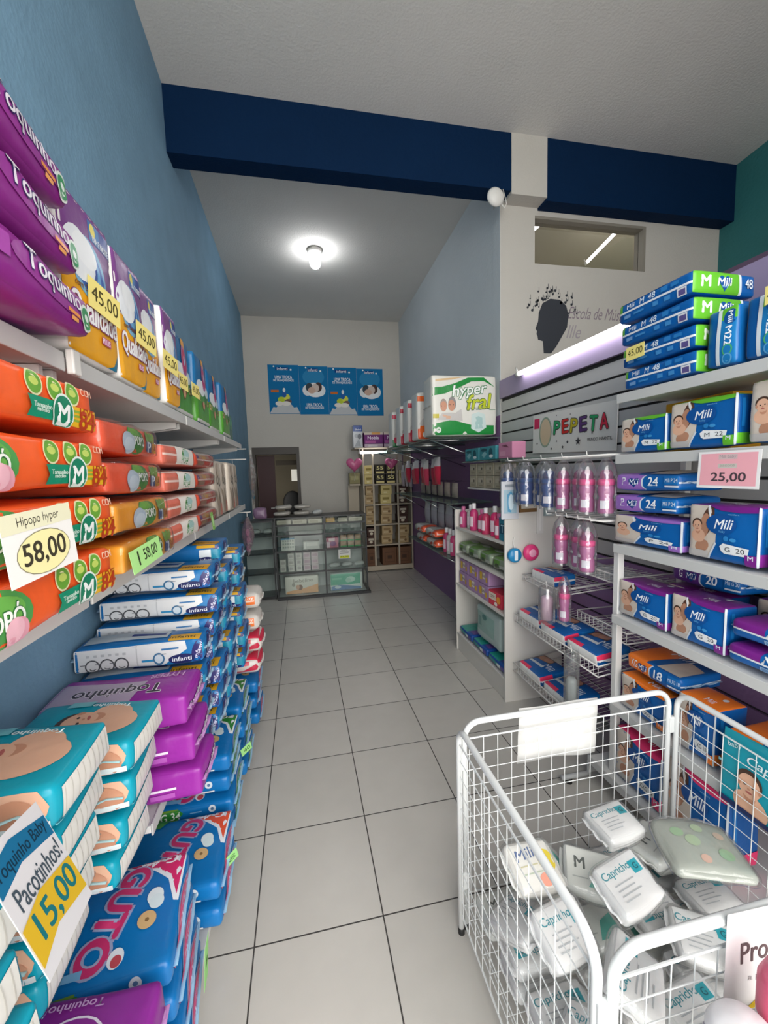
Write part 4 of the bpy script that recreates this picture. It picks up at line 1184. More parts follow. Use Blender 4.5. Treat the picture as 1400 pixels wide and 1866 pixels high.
# top shelf
for i in range(4):
    putR('brick_m48', 1.475+.006*(i % 2), 1.262+.01*(3-i)+.004*(i % 2), ZR[0]+.006+.0835*i, 'blue and green pack marked M 48, '+ordn(i, 4)+' of the top right pile', 'M 48 packs on the top right shelf', rz=.02*(i % 2))
for i in range(2):
    putR('spine_m22', 1.158-.113*i, 1.312+.008*i, ZR[0]+.006, 'upright blue M 22 pack on the top right shelf, '+['beside the M 48 pile', 'next to the violet packs'][i], 'upright M 22 packs on the top right shelf')
for i in range(3):
    putR('flat_vio', .925-.008*i, 1.31, ZR[0]+.006+.104*i, 'violet and blue diaper pack, '+['bottom', 'middle', 'top'][i]+' of three at the right end of the top shelf', 'violet packs on the top right shelf', sc=(1, 1, 1.3))
tagcard('yellow 45,00 price tag on the M 48 pile', (1.256, 1.378, 1.950), .085, .05, '45,00', Y45, '#4c4526', (0, -.03, -PI/2), grp=None)
tagcard('yellow price tag at the frame edge on the violet packs', (1.296, .935, 1.985), .06, .05, '45', Y45, '#4c4526', (0, 0, -PI/2), grp=None)
t = thing('cable_bundle', 'white cable and dark strap lying behind the violet packs on top', 'cable', (1.55, .82, 2.19))
b = MB(); b.tube([(-.08, .16, .0), (-.02, .1, .01), (.04, 0, .03), (.05, -.2, .04)], .012, WPL, 8); b.obj('cable', t, smooth=True)
b = MB(); b.tube([(-.03, .12, .02), (.0, .05, .06), (.05, -.1, .08), (.05, -.25, .07)], .008, mat('rubber_black'), 8); b.obj('strap', t, smooth=True)
for i in range(2):
    putR('flat_vio', .920, 1.50 if False else 1.535, ZR[0]+.006+.175*i, 'violet pack behind, '+['lower', 'upper'][i]+' of two at the back of the top right shelf', sc=(1, .7, 2.1))
# second shelf
putR('mili_m22', 1.530, 1.325, ZR[1]+.006, 'blue M 22 pack with sleeping family picture, left one beside the yellow box', 'M 22 picture packs on the second right shelf', sc=(1, 1, .78))
putR('mili_m22', 1.295, 1.325, ZR[1]+.006, 'blue M 22 pack with family picture in front of the rack, right of the other', 'M 22 picture packs on the second right shelf', w=.25, sc=(1, 1, .92))
putR('mili_m22', 1.030, 1.335, ZR[1]+.006, 'blue M 22 pack cut by the right edge on the second right shelf', 'M 22 picture packs on the second right shelf', sc=(1.1, 1, 1.05))
style('yellow_box', .30, .12, .20, '#e5a92c', prints={'F': [('r', -.95, .1, -.8, .4, '#8a7a3a')]}, mk=card, r=.004, b=.001, wob=0, name='carton', seed=0)
put('yellow_box', 1.56, 1.335, ZR[1]+.006, -PI/2-.1, 'yellow carton standing behind the M 22 picture packs', 'carton')
price_card('price_card', 'pink card in a clear holder reading 25,00 on the second right shelf', (1.288, 1.040, 1.505), .19, .115,
           [('r', -.9, -.86, .9, .88, '#eeaab4'), ('r', -.3, .55, .3, .82, '#d3b9b9'), ('r', -.3, .08, .3, .32, '#cfc4bd'), ('t', 'Mili baby', 0, .68, .05, .012, '#a9989c'), ('t', 'pacote', 0, .2, .045, .010, '#a5aa9c'), ('t', '25,00', .05, -.42, .105, .030, '#4a3f45', 0, None, .03)], (-.05, 0, -PI/2), col='#ece9e8', cat='price card')
# third shelf
putR('mili_p24', 1.556, 1.325, ZR[2]+.006, 'blue P 24 pack with sleeping baby picture under two lilac packs', w=.345, sc=(1, 1, .73))
for i in range(2):
    putR('flat_p24', 1.556+.006*(1-i), 1.318, ZR[2]+.136+.0875*i, 'lilac and blue P 24 pack lying flat, '+['lower', 'upper'][i]+' of two on the sleeping baby pack', 'flat P 24 packs on the third right shelf', w=.335)
putR('mili_g20', 1.205, 1.325, ZR[2]+.006, 'blue and violet G 20 baby pack on the third right shelf', w=.245)
style('orange_edge', .20, .13, .18, '#c9bdb5', prints={'F': [('r', -1, -1, 1, -.75, '#e07a45'), ('e', -.4, .0, .05, .07, SKIN)]}, seed=4)
putR('orange_edge', .945, 1.33, ZR[2]+.006, 'pale picture pack with orange foot cut by the right picture edge')
mili_flat('flat_small', '#4f7fc0', 'P', '28', w=.16, d=.12, h=.05, seed=40)
for i in range(2):
    putR('flat_small', 1.20-.04*i, 1.52, ZR[2]+.205-.0+.052*i if False else ZR[2]+.006+.052*i, 'small blue pack lying at the back of the third right shelf, '+['lower', 'upper'][i]+' of two', 'small blue packs at the back')
# fourth shelf
putR('mili_g20', 1.520, 1.325, ZR[3]+.006, 'blue and violet G 20 baby pack at the left end of the fourth right shelf', 'G 20 packs on the fourth right shelf', sc=(1.02, 1, .80))
putR('mili_g20', 1.262, 1.325, ZR[3]+.006, 'blue and violet G 20 baby pack in the middle of the fourth right shelf', 'G 20 packs on the fourth right shelf', sc=(.86, 1, .87))
for i in range(2):
    putR('flat_vio', 1.045+.008*(1-i), 1.31, ZR[3]+.006+.083*i, 'flat violet pack with white line, '+['lower', 'upper'][i]+' of two on the fourth right shelf', 'flat violet packs on the fourth right shelf')
putR('mili_g20', 1.44, 1.49, ZR[3]+.006, 'G 20 pack in the back row carrying the dark violet pack', sc=(1, 1, .74))
putR('flat_g20', 1.43, 1.485, ZR[3]+.160, 'dark violet G 20 pack lying flat on the back row of the fourth shelf')
putR('mili_g20', 1.13, 1.542, ZR[3]+.006, 'baby picture pack half hidden behind the flat violet packs', sc=(1, 1, .87))
# fifth shelf
putR('mili_xg18', 1.495, 1.325, ZR[4]+.006, 'blue and orange baby pack under the tilted orange pack, fifth right shelf', sc=(1, 1, .62))
putR('flat_o18', 1.50, 1.345, ZR[4]+.168, 'orange and blue XG 18 pack lying tilted on a baby pack', sc=(.95, 1, 1.0), rz=.03)
putR('mili_xg18', 1.215, 1.325, ZR[4]+.006, 'blue and orange pack standing behind the bin corner on the fifth shelf', sc=(.62, 1, .88))
for i in range(2):
    putR('flat_org', 1.045, 1.315, ZR[4]+.006+.102*i, 'flat orange pack with white line, '+['lower', 'upper'][i]+' of two, right end of the fifth shelf', 'flat orange packs on the fifth right shelf', sc=(1, 1, 1.28))
# base deck
putR('mili_xxg', 1.513, 1.325, ZR[5]+.006, 'blue and pink baby pack at the left end of the base deck', 'pink-topped packs on the base deck', w=.25)
putR('mili_xxg', 1.256, 1.325, ZR[5]+.006, 'blue and pink baby pack on the base deck behind the bin hinge', 'pink-topped packs on the base deck', sc=(1.04, 1, 1.18))
style('teal_pouch', .34, .020, .26, '#0f9aae', prints={'F': baby(-.42, -.18, .070, .165, .13, .05)+[('t', 'Capricho', .02, .45, .16, .034, '#e6f3f5', .0, None, .02, .2), ('t', 'baby', -.75, .62, .04, .02, '#d8eef0', .2), ('e', .72, .05, .014, .014, '#d9b9a0'), ('r', -1, -1, 1, -.86, '#22305f')]}, b=.006, r=.012, wob=.004, fin='#8fd0d8', seed=33)
putR('teal_pouch', 1.025, 1.2785, .445, 'flat teal pack with smiling baby hooked on the outside of the wire bin')

# ------------------------------------------------------------------ PEPETA sign
b = MB()
hx, hz = .41, .135
b.box(-hx, -.006, -hz, hx, 0, hz, paper('#d9d7d2'))
els = [('r', -.96, .28, -.80, .80, '#c8335c'), ('e', -.62, .05, .075, .105, '#8fa08e'), ('e', -.62, .05, .062, .092, '#cdb89a')]
for i, (ch, c) in enumerate(zip('PEPETA', ('#2f9a62', '#c8322f', '#b8a92e', '#5a3a72', '#2f9a62', '#c8324a'))):
    els.append(('t', ch, -.30+.215*i, .20+.03*(i % 2), .062, .085, c, (-.08, .06)[i % 2], '#3b3a38', .03))
for u, v, r in ((-.84, -.5, .010), (-.42, -.8, .011), (-.28, -.45, .009), (-.12, -.75, .013), (.0, -.52, .014), (.25, -.52, .028), (.05, .75, .007), (.4, -.15, .006), (-.30, .8, .007), (.55, -.2, .008)):
    els.append(('p', star(u, v, r, hx, hz), '#3f3d42'))
els += [('t', 'MUNDO INFANTIL', .70, -.48, .20, .018, '#3c3a3c', 0, None, .02)]
flat_print(b, els, hx, hz, (0, -.006, 0), (1, 0, 0), (0, 0, 1), (0, -1, 0))
o = b.obj('shop_sign'); o.location = (1.694, 2.372, 1.755); o.rotation_euler = (0, .03, -PI/2)
tag(o, 'white sign with colourful letters PEPETA and stars on the slat wall', 'sign')

# ------------------------------------------------------------------ white display unit with side panel
UX0, UX1, UY0, UY1 = 1.25, 1.66, 2.375, 3.245
UH = 1.46
t = thing('display_unit', 'white open shelf unit by the slat wall, its side panel facing the door', 'shelf unit', (UX0, UY0, 0))
UW = mat('melamine_white', '#d6d2cb', rough=.4)
def upart(name, x0, y0, z0, x1, y1, z1, m=UW):
    b = MB(); b.box(x0, y0, z0, x1, y1, z1, m); return b.obj(name, t, bevel=.0015)
upart('side_panel', 0, 0, 0, .41, .018, 1.30)
upart('side_panel', 0, UY1-UY0-.018, 0, .41, UY1-UY0, 1.20)
upart('back_panel', .395, .018, 0, .41, UY1-UY0-.018, 1.19)
upart('plinth', .01, .018, 0.0, .022, UY1-UY0-.018, .15)
US_Z = (.155, .585, .835, 1.06)
for z in US_Z:
    upart('shelf_board', .002, .0185, z-.018, .394, UY1-UY0-.0185, z)
# goods on the unit (fronts face the aisle)
style('pale_pack', .40, .20, .27, '#aebfbb', prints={'F': [('r', -.9, -.5, .6, .7, '#8fb0a8'), ('e', -.2, .5, .04, .02, '#4a7f7a'), ('r', -.75, -.2, -.5, .4, '#5f8f88')], 'R': [('r', -.1, .3, .3, .75, '#3f7f8a'), ('r', -.15, -.7, .35, -.1, '#7c2740'), ('e', .1, -.35, .02, .025, '#e8e2e4'), ('r', -.05, -.68, .25, -.5, '#e3dcdc')], 'T': [('r', -.3, -.4, .5, .4, '#57605f')]}, b=.016, r=.028, wob=.004, seed=34)
putR('pale_pack', 2.93, 1.285, US_Z[0]+.085, 'pale grey-green pack standing on flat packs, lowest shelf of the white unit')
style('blueteal', .26, .24, .068, '#1d4fa0', prints={'T': [('p', [(-1, -1), (.2, -1), (.6, 1), (-1, 1)], '#1f9a8c'), ('r', .3, -.8, .9, -.3, '#6b4f9a')], 'F': [('r', -1, -.4, .4, .4, '#1f8f8a'), ('r', .1, -.6, .5, .3, '#e2e6e4'), ('r', .55, -.5, .9, .4, '#5a4a96')]}, b=.01, r=.018, seed=35)
for i in range(3):
    putR('blueteal', 3.21-.272*i, 1.262, US_Z[0]+.005, 'blue and teal pack lying on the lowest shelf of the white unit, '+['farthest', 'middle', 'nearest'][i]+' of three', 'flat blue and teal packs in the white unit')
style('purple_box', .17, .12, .105, '#a988b0', prints={'F': [('r', -.7, -.5, -.2, .6, '#d9b13f'), ('r', -.1, -.3, .35, .6, '#e0d6c8'), ('t', 'bib', .12, .15, .04, .02, '#4b4048'), ('r', .5, -.6, .8, .1, '#cfa53a')], 'T': [('r', -.8, -.7, .7, .6, '#b9a0bd')]}, mk=card, r=.003, b=.001, wob=0, name='product_box')
style('red_box', .17, .12, .10, '#d23c4f', prints={'F': [('r', -.9, -.2, .2, .8, '#e4d5c3'), ('t', 'care', -.35, .3, .06, .02, '#6a3a40'), ('e', .6, .1, .025, .025, '#ef9a3e'), ('e', .2, -.6, .02, .014, '#f0e0d8')]}, mk=card, r=.003, b=.001, wob=0, name='product_box')
for i in range(4):
    put('purple_box' if i < 3 else 'red_box', 1.330, 3.12-.185*i, US_Z[1]+.002, -PI/2+.06*(i % 2), ['lilac box farthest along the second shelf of the white unit', 'lilac box second along the second shelf of the white unit', 'lilac box beside the red box in the white unit', 'red box with cream label at the near end of the white unit'][i], 'box')
    if i < 3:
        put('purple_box', 1.335, 3.12-.185*i, US_Z[1]+.110, -PI/2, 'lilac box on the upper layer, '+['farthest', 'middle', 'nearest'][i]+' of three in the white unit', 'box', group='upper lilac boxes')
style('green_bag', .20, .18, .11, '#9fae93', prints={'F': [('r', -.8, -.2, .1, .7, '#6ea33a'), ('r', .0, -.7, .8, -.1, '#c9cec4'), ('e', -.3, -.4, .03, .02, '#3f5a2f')], 'T': [('p', [(-1, -1), (.5, -1), (1, .6), (-.3, 1)], '#79a84b'), ('e', .3, .3, .04, .03, '#d4d8d0')]}, b=.02, r=.03, wob=.006, wrap=True, seed=36, name='plastic_bag')
for i in range(4):
    put('green_bag', 1.345, 3.12-.207*i, US_Z[2]+.003, -PI/2+.08*(i % 2), 'green and clear bag on the third shelf of the white unit, '+['farthest from the door', 'third from the door', 'second from the door', 'nearest the door'][i], 'bag', group='green bags in the white unit')
# bottles on the upper shelf
def lotion(label, loc, c, cap, h=.17, r=.032):
    t = thing('lotion_bottle', label, 'bottle', loc, group='bottles on the upper shelf of the white unit')
    b = MB(); b.lathe([(.001, 0), (r*.94, 0.0), (r, .006), (r, h*.62), (r*.85, h*.72), (r*.4, h*.78), (r*.4, h*.80), (.001, h*.80)], film(c), 20); b.obj('body', t, smooth=True)
    b = MB(); b.lathe([(r*.5, h*.80), (r*.5, h*.97), (r*.42, h), (.001, h)], film(cap), 16, cap=False); b.obj('cap', t, smooth=True)
    b = MB()
    V = []
    for i in range(7):
        a = PI*.72+PI*.56*i/6
        V += [((r+.0006)*math.cos(a), (r+.0006)*math.sin(a), h*.15), ((r+.0006)*math.cos(a), (r+.0006)*math.sin(a), h*.52)]
    b.add(V, [(2*i, 2*i+1, 2*i+3, 2*i+2) for i in range(6)], paper('#e6d2da')); b.obj('bottle_label', t, smooth=True)
    return t
BC = ['#c0447a', '#c9c3bf', '#c23a72', '#cf2f6a', '#b9365e', '#cf2f6a', '#d03a60']
for i, c in enumerate(BC):
    lotion(('teal' if c == '#2b8fb0' else 'grey' if c == '#c9c3bf' else 'pink')+' bottle, '+['farthest', 'second from far end', 'third from far end', 'middle', 'third from near end', 'second from near end', 'nearest the door'][i]+' on the upper shelf of the white unit', (1.30+.02*(i % 2), 3.17-.104*i, US_Z[3]+.001), c, '#e3dfe0' if i % 3 else '#c86a96', .17+.02*(i % 3))
style('beige_box', .15, .10, .08, '#cbb9a8', prints={'F': [('r', -.8, -.2, .5, .0, '#a99684')]}, mk=card, r=.003, b=.001, wob=0, name='product_box')
style('teal_box', .10, .07, .15, '#2f7f96', prints={'F': [('r', -.7, -.4, .7, .5, '#1f4f66'), ('t', 'T', 0, .05, .04, .05, '#a9d0da')], 'R': [('r', -1, -1, 1, 1, '#c9b398')]}, mk=card, r=.003, b=.001, wob=0, name='product_box')
put('teal_box', 1.305, 2.447, US_Z[3]+.001 , -PI/2, 'teal box with a dark panel at the near end of the upper shelf', 'box') 
# hanging things on the side panel
def panelcard(label, x, z, w, h, els, col, d=.012, name='hanging_pack'):
    b = MB()
    b.box(-w/2, 0, -h/2, w/2, d, h/2, card(col))
    flat_print(b, els, w/2, h/2, (0, 0, 0), (1, 0, 0), (0, 0, 1), (0, -1, 0), mk=paper)
    o = b.obj(name)
    o.location = (x, UY0-.002-d, z)
    return tag(o, label, 'package')
panelcard('pale blue card pack hanging at the top left of the white side panel', 1.278, 1.330, .115, .235, [('r', -.75, -.7, .75, .55, '#9fb9c6'), ('p', [(-.3, -.6), (.1, -.65), (.45, .2), (.1, .5), (-.35, .3)], '#5f9cc0'), ('r', -.6, .7, .6, .85, '#8a9098'), ('e', .1, -.1, .018, .05, '#cfe0e8')], '#c4c6cc')
panelcard('brown framed card hanging at the top of the white side panel', 1.402, 1.345, .12, .19, [('r', -.8, -.75, .95, .95, '#cfc8ba'), ('p', [(-.6, -.1), (.0, -.5), (.8, -.3), (.8, .1), (.0, -.1)], '#b8ab97'), ('r', -.5, .5, .5, .62, '#a89c88')], '#7a5b38')
panelcard('slim white stick pack hanging beside the brown card', 1.488, 1.265, .045, .31, [('r', -.6, .6, .6, .9, '#b9b4ae'), ('r', -.2, -.9, .1, .5, '#f0eeea')], '#dddad6', .008)
panelcard('grey-teal card pack hanging near the slat wall above the panel', 1.560, 1.320, .09, .20, [('r', -.8, -.5, .8, .7, '#7fa3aa'), ('r', -.5, -.8, .6, -.55, '#cfd3d2'), ('e', -.2, -.2, .02, .03, '#4f7680')], '#9fb2b4')
t = thing('round_box', 'round blue case with a white band hanging on the white side panel', 'case', (1.303, UY0-.022, .982))
b = MB(); b.lathe([(.001, -.018), (.040, -.018), (.046, -.008), (.046, .008), (.040, .018), (.001, .018)], film('#2384b8'), 24, ax='y'); b.obj('case', t, smooth=True)
b = MB(); b.box(-.01, -.021, -.03, .012, -.0185, .032, paper('#dfe8ee')); b.obj('white_band', t)
b = MB(); b.tube([(0, 0, .045), (-.006, .004, .08), (.004, .01, .115)], .002, WPL, 6); b.obj('cord', t)
t = thing('round_box', 'round bright pink case hanging on the white side panel', 'case', (1.415, UY0-.026, .992))
b = MB(); b.lathe([(.001, -.022), (.030, -.021), (.050, -.010), (.054, .0), (.050, .012), (.035, .022), (.001, .022)], film('#e63f7f'), 24, ax='y'); b.obj('case', t, smooth=True)
b = MB(); b.lathe([(.001, -.0235), (.022, -.0235), (.026, -.020)], film('#f3a9c4'), 20, ax='y', cap=False); b.obj('lid_boss', t, smooth=True)
b = MB(); b.tube([(0, .01, .05), (.002, .014, .075)], .002, WPL, 6); b.obj('cord', t)

# ------------------------------------------------------------------ wire racks on the slat wall
WIRE = mat('wire_white', '#dcdad6', rough=.35, spec=.5)
def wire_shelf(label, y0, y1, z, x0=1.30, lip=.05, drop=0.0, pitch=.03):
    """wire tray hooked on the slat wall: front rail, side rails, cross wires"""
    t = thing('wire_shelf', label, 'wire shelf', (0, 0, 0), group='wire shelves on the slat wall')
    b = MB()
    xb = XR-.002
    b.tube([(xb, y0, z+drop), (x0, y0, z), (x0, y1, z), (xb, y1, z+drop)], .004, WIRE, 6)
    b.tube([(xb, y0, z+lip+drop), (x0, y0, z+lip), (x0, y1, z+lip), (xb, y1, z+lip+drop)], .004, WIRE, 6)
    b.obj('rail', t, smooth=True)
    b = MB()
    n = max(2, int((y1-y0)/pitch))
    for i in range(n+1):
        y = y0+(y1-y0)*i/n
        b.tube([(xb, y, z+drop), (x0, y, z), (x0-.001, y, z+lip)], .0018, WIRE, 5)
    for k in range(1, 5):
        x = x0+(xb-x0)*k/5
        b.tube([(x, y0, z+drop*k/5), (x, y1, z+drop*k/5)], .0018, WIRE, 5)
    b.obj('wire_grid', t)
    return t
WS = [('upper tilted white wire shelf holding three baby packs', 1.59, 2.34, .560), ('lower tilted white wire shelf near the floor holding two baby packs', 1.66, 2.36, .225)]
for lab, y0, y1, z in WS:
    wire_shelf(lab, y0, y1, z, drop=.05)
wire_shelf('short white wire shelf with one pink-cornered pack below the pink case', 1.97, 2.35, .825, x0=1.36, lip=.03, drop=.02)
wire_shelf('empty white wire shelf arm above the purple boards', 1.56, 1.93, .985, x0=1.40, lip=.04)
wire_shelf('empty white wire shelf arm low on the purple boards', 1.56, 1.90, .715, x0=1.42, lip=.05)
hx, hy = .125, .075
style('mili_wire', .26, .155, .085, MB_, prints={'T': [('p', [(-1, .2), (.25, .35), (.1, 1), (-1, 1)], '#6f4c3d'), ('e', -.45, .55, .05, .02, '#b5836a'), ('e', -.15, .6, .035, .018, '#c9957c'), ('r', -.95, -.3, .3, -.1, '#d8dde0'), ('t', 'Mili', .5, .1, .07, .03, '#dfe8f0', 0, None, .03), ('r', -1, -1, .0, -.75, '#e8365f')], 'F': [('r', -1, -1, 1, 1, '#e2e2e0'), ('r', -.9, -.5, .9, -.4, '#bcbcba'), ('r', -.6, -.9, -.58, .9, '#c6c6c4'), ('r', -.1, -.9, -.08, .9, '#c6c6c4'), ('r', .4, -.9, .42, .9, '#c6c6c4')],
      'R': [('r', -1, -1, .0, -.1, '#0c5aa2'), ('r', -1, .2, -.1, 1, '#e8365f'), ('r', -1, -.05, 1, .2, '#e4e7ea'), ('r', .1, .3, .9, .9, '#1a6db3')]}, b=.010, r=.018, wob=.003, fin='#dfe3e6', seed=37)
SL = .125
for i in range(3):
    put('mili_wire', 1.415, 2.21-.24*i, .582, -PI/2, 'blue pack with a brown picture on the upper wire shelf, '+['farthest', 'middle', 'nearest'][i]+' of three', group='packs on the upper wire shelf', ry=0, rx=SL, sc=(.95, 1.35, 1))
for i in range(2):
    put('mili_wire', 1.415, 2.20-.27*i, .243, -PI/2, 'blue pack with a brown picture on the lower wire shelf, '+['farther', 'nearer'][i]+' of two', group='packs on the lower wire shelf', rx=SL, sc=(1, 1.35, 1))
put('mili_wire', 1.455, 2.17, .838, -PI/2, 'blue and white pack with a pink corner alone on the short wire shelf', rx=.06, sc=(1, 1, .95))
# clear hanging cases and slot rails
t = thing('slot_rail', 'pale metal rail crossing the purple boards behind the wire arms', 'rail', (XR-.02, 1.56, .887))
b = MB(); b.box(-.012, 0, 0, .018, .80, .075, STEEL); b.obj('rail', t, bevel=.002)
def clear_tube(label, c, r, h, fillc, fillh):
    t = thing('clear_case', label, 'case', c)
    b = MB(); b.lathe([(r*.9, 0), (r, .01), (r, h*.95), (r*.9, h)], clear_mat('case_clear', '#eef0f0', gloss=.12, rough=.08, bump=.3, alpha=.06), 20, cap=False); b.obj('case_shell', t, smooth=True)
    b = MB(); b.lathe([(.001, h*.1), (r*.72, h*.1), (r*.72, h*fillh), (r*.5, h*(fillh+.05)), (.001, h*(fillh+.05))], film(fillc), 18); b.obj('content', t, smooth=True)
    b = MB(); b.tube([(0, 0, h), (0, .01, h+.03)], .002, WPL, 6); b.obj('hang_loop', t)
    return t
clear_tube('clear case with pale pink bottle hanging left of the slim pink baby bottle', (1.302, 2.0, .672), .045, .20, '#d9b3c6', .7)
clear_tube('tall clear tube case standing before the wire shelves', (1.257, 1.72, .30), .036, .33, '#b4b9b8', .55)

# ------------------------------------------------------------------ baby bottles in clear bags
def feeding_bottle(label, c, col, capc, h=.19, r=.030, group=None):
    t = thing('baby_bottle', label, 'baby bottle', c, group=group)
    cm = clear_mat('bottle_'+col.lstrip('#'), col, gloss=.10, rough=.12, bump=.1, alpha=.55)
    b = MB(); b.lathe([(.001, 0), (r*.9, .002), (r, .012), (r*.97, h*.28), (r*.80, h*.36), (r*.97, h*.45), (r, h*.60), (r*.80, h*.64)], cm, 18, cap=False); b.obj('body', t, smooth=True)
    b = MB(); b.lathe([(r*.88, h*.63), (r*1.05, h*.64), (r*1.05, h*.74), (r*.9, h*.76), (r*.82, h*.77)], film(capc), 18, cap=False); b.obj('screw_ring', t, smooth=True)
    b = MB(); b.lathe([(r*.82, h*.76), (r*.78, h*.90), (r*.5, h*.97), (.001, h*.985)], clear_mat('dome_'+col.lstrip('#'), col, gloss=.14, rough=.1, bump=0, alpha=.25), 18, cap=False); b.obj('cover', t, smooth=True)
    b = MB()
    V = []
    for i in range(5):
        a = PI*1.05+PI*.35*i/4
        V += [((r+.001)*math.cos(a), (r+.001)*math.sin(a), h*.12), ((r+.001)*math.cos(a), (r+.001)*math.sin(a), h*.30)]
    b.add(V, [(2*i, 2*i+1, 2*i+3, 2*i+2) for i in range(4)], paper('#e9e6ea')); b.obj('sticker', t, smooth=True)
    b = MB()
    NU, NV = 12, 8
    V = [((r*1.35)*(1+.05*math.sin(j*2+i)-(.75*(j/NV-.82)/.18 if j/NV > .82 else 0))*math.cos(2*PI*i/NU), (r*1.22)*(1-(.75*(j/NV-.82)/.18 if j/NV > .82 else 0))*math.sin(2*PI*i/NU), -.008+(h*1.28)*j/NV) for j in range(NV+1) for i in range(NU)]
    b.add(V, [(j*NU+i, j*NU+(i+1) % NU, (j+1)*NU+(i+1) % NU, (j+1)*NU+i) for j in range(NV) for i in range(NU)], clear_mat('bag_clear', '#f4f4f6', gloss=.08, rough=.10, bump=.5, bscale=16, alpha=.04)); b.obj('clear_bag', t, smooth=True)
    return t
NAVYB, PINKB = '#3c66b4', '#e07fbd'
def bottle_rack(label, y0, y1, z, x0=1.30):
    t = thing('hook_bar', label, 'hook bar', (0, 0, 0), group='bars the baby bottles hang from')
    b = MB(); b.tube([(XR-.002, y0, z), (x0, y0, z), (x0, y1, z), (XR-.002, y1, z)], .0045, WIRE, 6); b.obj('bar', t, smooth=True)
    b = MB()
    for i in range(5):
        y = y0+(y1-y0)*(i+.5)/5
        b.tube([(XR-.002, y, z), (x0-.03, y, z), (x0-.035, y, z+.02)], .0025, WIRE, 6)
    b.obj('hook', t)
    return t
bottle_rack('white bar above the blue and pink baby bottles', 1.56, 2.46, 1.575)
bottle_rack('white bar above the lower pink baby bottles', 1.58, 2.0, 1.283)
b5 = ['farthest from the door', 'second from the far end', 'middle one', 'second from the pink ones', 'next to the pink ones']
for i in range(5):
    feeding_bottle('blue baby bottle in a clear bag on the upper bar, '+b5[i], (1.30+.035*(i % 2), 2.43-.112*i, 1.315), NAVYB, '#2f5590', .200, .040, 'blue baby bottles')
b5 = ['next to the blue ones', 'second from the blue ones', 'third from the blue ones', 'nearest the rack']
for i in range(4):
    feeding_bottle('pink baby bottle in a clear bag on the upper bar, '+b5[i], (1.30+.03*(i % 2), 1.865-.088*i, 1.315), PINKB, '#ee4f93', .200, .034, 'upper pink baby bottles')
for i in range(3):
    feeding_bottle('pink baby bottle in a clear bag on the lower bar, '+['left', 'middle', 'right'][i]+' one', (1.30+.03*(i % 2), 1.875-.098*i, 1.035), PINKB, '#ee4f93', .195, .033, 'lower pink baby bottles')
feeding_bottle('slim pink baby bottle hanging alone below the others', (1.315, 1.865, .73), PINKB, '#ee4f93', .19, .026)
# ------------------------------------------------------------------ back half, right wall: glass shelves and goods
GLS = clear_mat('shelf_glass', '#cfe2db', gloss=.10, rough=.03, bump=0, alpha=.08)
CHR = mat('chrome', '#c9c9c9', rough=.2, metal=1.0)
def glass_shelf(label, y0, y1, z, d, brk):
    t = thing('glass_shelf', label, 'shelf', (XR, y0, z), group='glass shelves on the purple wall')
    b = MB(); b.box(-d, 0, -.010, -.002, y1-y0, 0, GLS); b.obj('glass', t)
    for y in brk:
        b = MB()
        b.tube([(-.004, y-y0, -.018), (-d+.01, y-y0, -.018)], .007, CHR, 8); b.tube([(-d+.02, y-y0, -.02), (-.004, y-y0, -.24)], .006, CHR, 8)
        b.obj('bracket', t, smooth=True)
    return t
glass_shelf('upper glass shelf on chrome brackets carrying the large upright packs', 3.31, 5.95, 1.80, .62, (3.36, 4.075, 4.835, 5.65))
glass_shelf('middle glass shelf on the purple wall behind the white unit', 3.45, 5.7, 1.235, .40, (3.6, 4.35, 5.4))
glass_shelf('low glass shelf on the purple wall with the tilted orange-ended packs', 3.5, 4.9, .735, .42, (3.7, 4.6))
hx, hy = .30, .235
def hyper(acc, couple=True, big=True):
    L = [('p', [(-1, .32), (-.6, .40), (-.2, .58), (.2, .80), (.6, .82), (.95, .62), (.6, .94), (.1, .93), (-.3, .74), (-.7, .62), (-1, .60)], acc),
         ('p', [(-1, -1), (1, -1), (1, -.68), (.2, -.66), (-.4, -.48), (-1, -.62)], acc), ('p', [(-1, .78), (-.4, .86), (.1, .98), (-.3, .93), (-1, .86)], '#d9b98c'),
         ('e', -.66, .02, .030, .050, '#a5968c'), ('e', -.66, -.03, .028, .042, SKIN2), ('e', -.40, .06, .034, .058, '#8c8886'), ('e', -.42, .0, .030, .046, SKIN2),
         ('p', [(-.85, -.48), (-.7, -.24), (-.3, -.25), (-.12, -.12), (-.08, -.52)], '#c9c5c1'), ('p', [(-.75, -.28), (-.45, -.36), (-.3, -.46), (-.6, -.44)], '#d9b095'),
         ('e', -.72, -.02, .004, .004, '#4a3a32'), ('e', -.62, -.02, .004, .004, '#4a3a32'), ('e', -.47, .02, .004, .004, '#4a3a32'), ('e', -.37, .02, .004, .004, '#4a3a32'),
         ('r', -.98, -.42, -.80, -.28, '#cbbd3a'),
         ('p', [(.18, -.78), (.2, -.3), (.42, -.22), (.62, -.30), (.66, -.75), (.42, -.92)], '#cfe0dc'), ('p', [(.3, -.80), (.33, -.4), (.42, -.36), (.54, -.42), (.55, -.78)], '#a9c9c6'), ('r', .34, -.15, .48, -.12, '#7b9a86'), ('r', .75, -.15, .95, -.12, '#7b9a86'),
         ('e', -.82, -.82, .022, .024, '#e9ece6'), ('t', 'M', -.82, -.82, .02, .022, acc, 0, None, .03)]
    if big:
        L += [('t', 'hyper', .15, .48, .30, .115, '#f4f6f2', .10, '#1f7a3a', .03, .25), ('t', 'fral', .42, .12, .21, .12, '#c5cf2c', .08, '#2f5a2a', .04, .25), ('t', 'fraldas descartáveis', .32, -.08, .17, .012, '#8a8f86')]
    return L
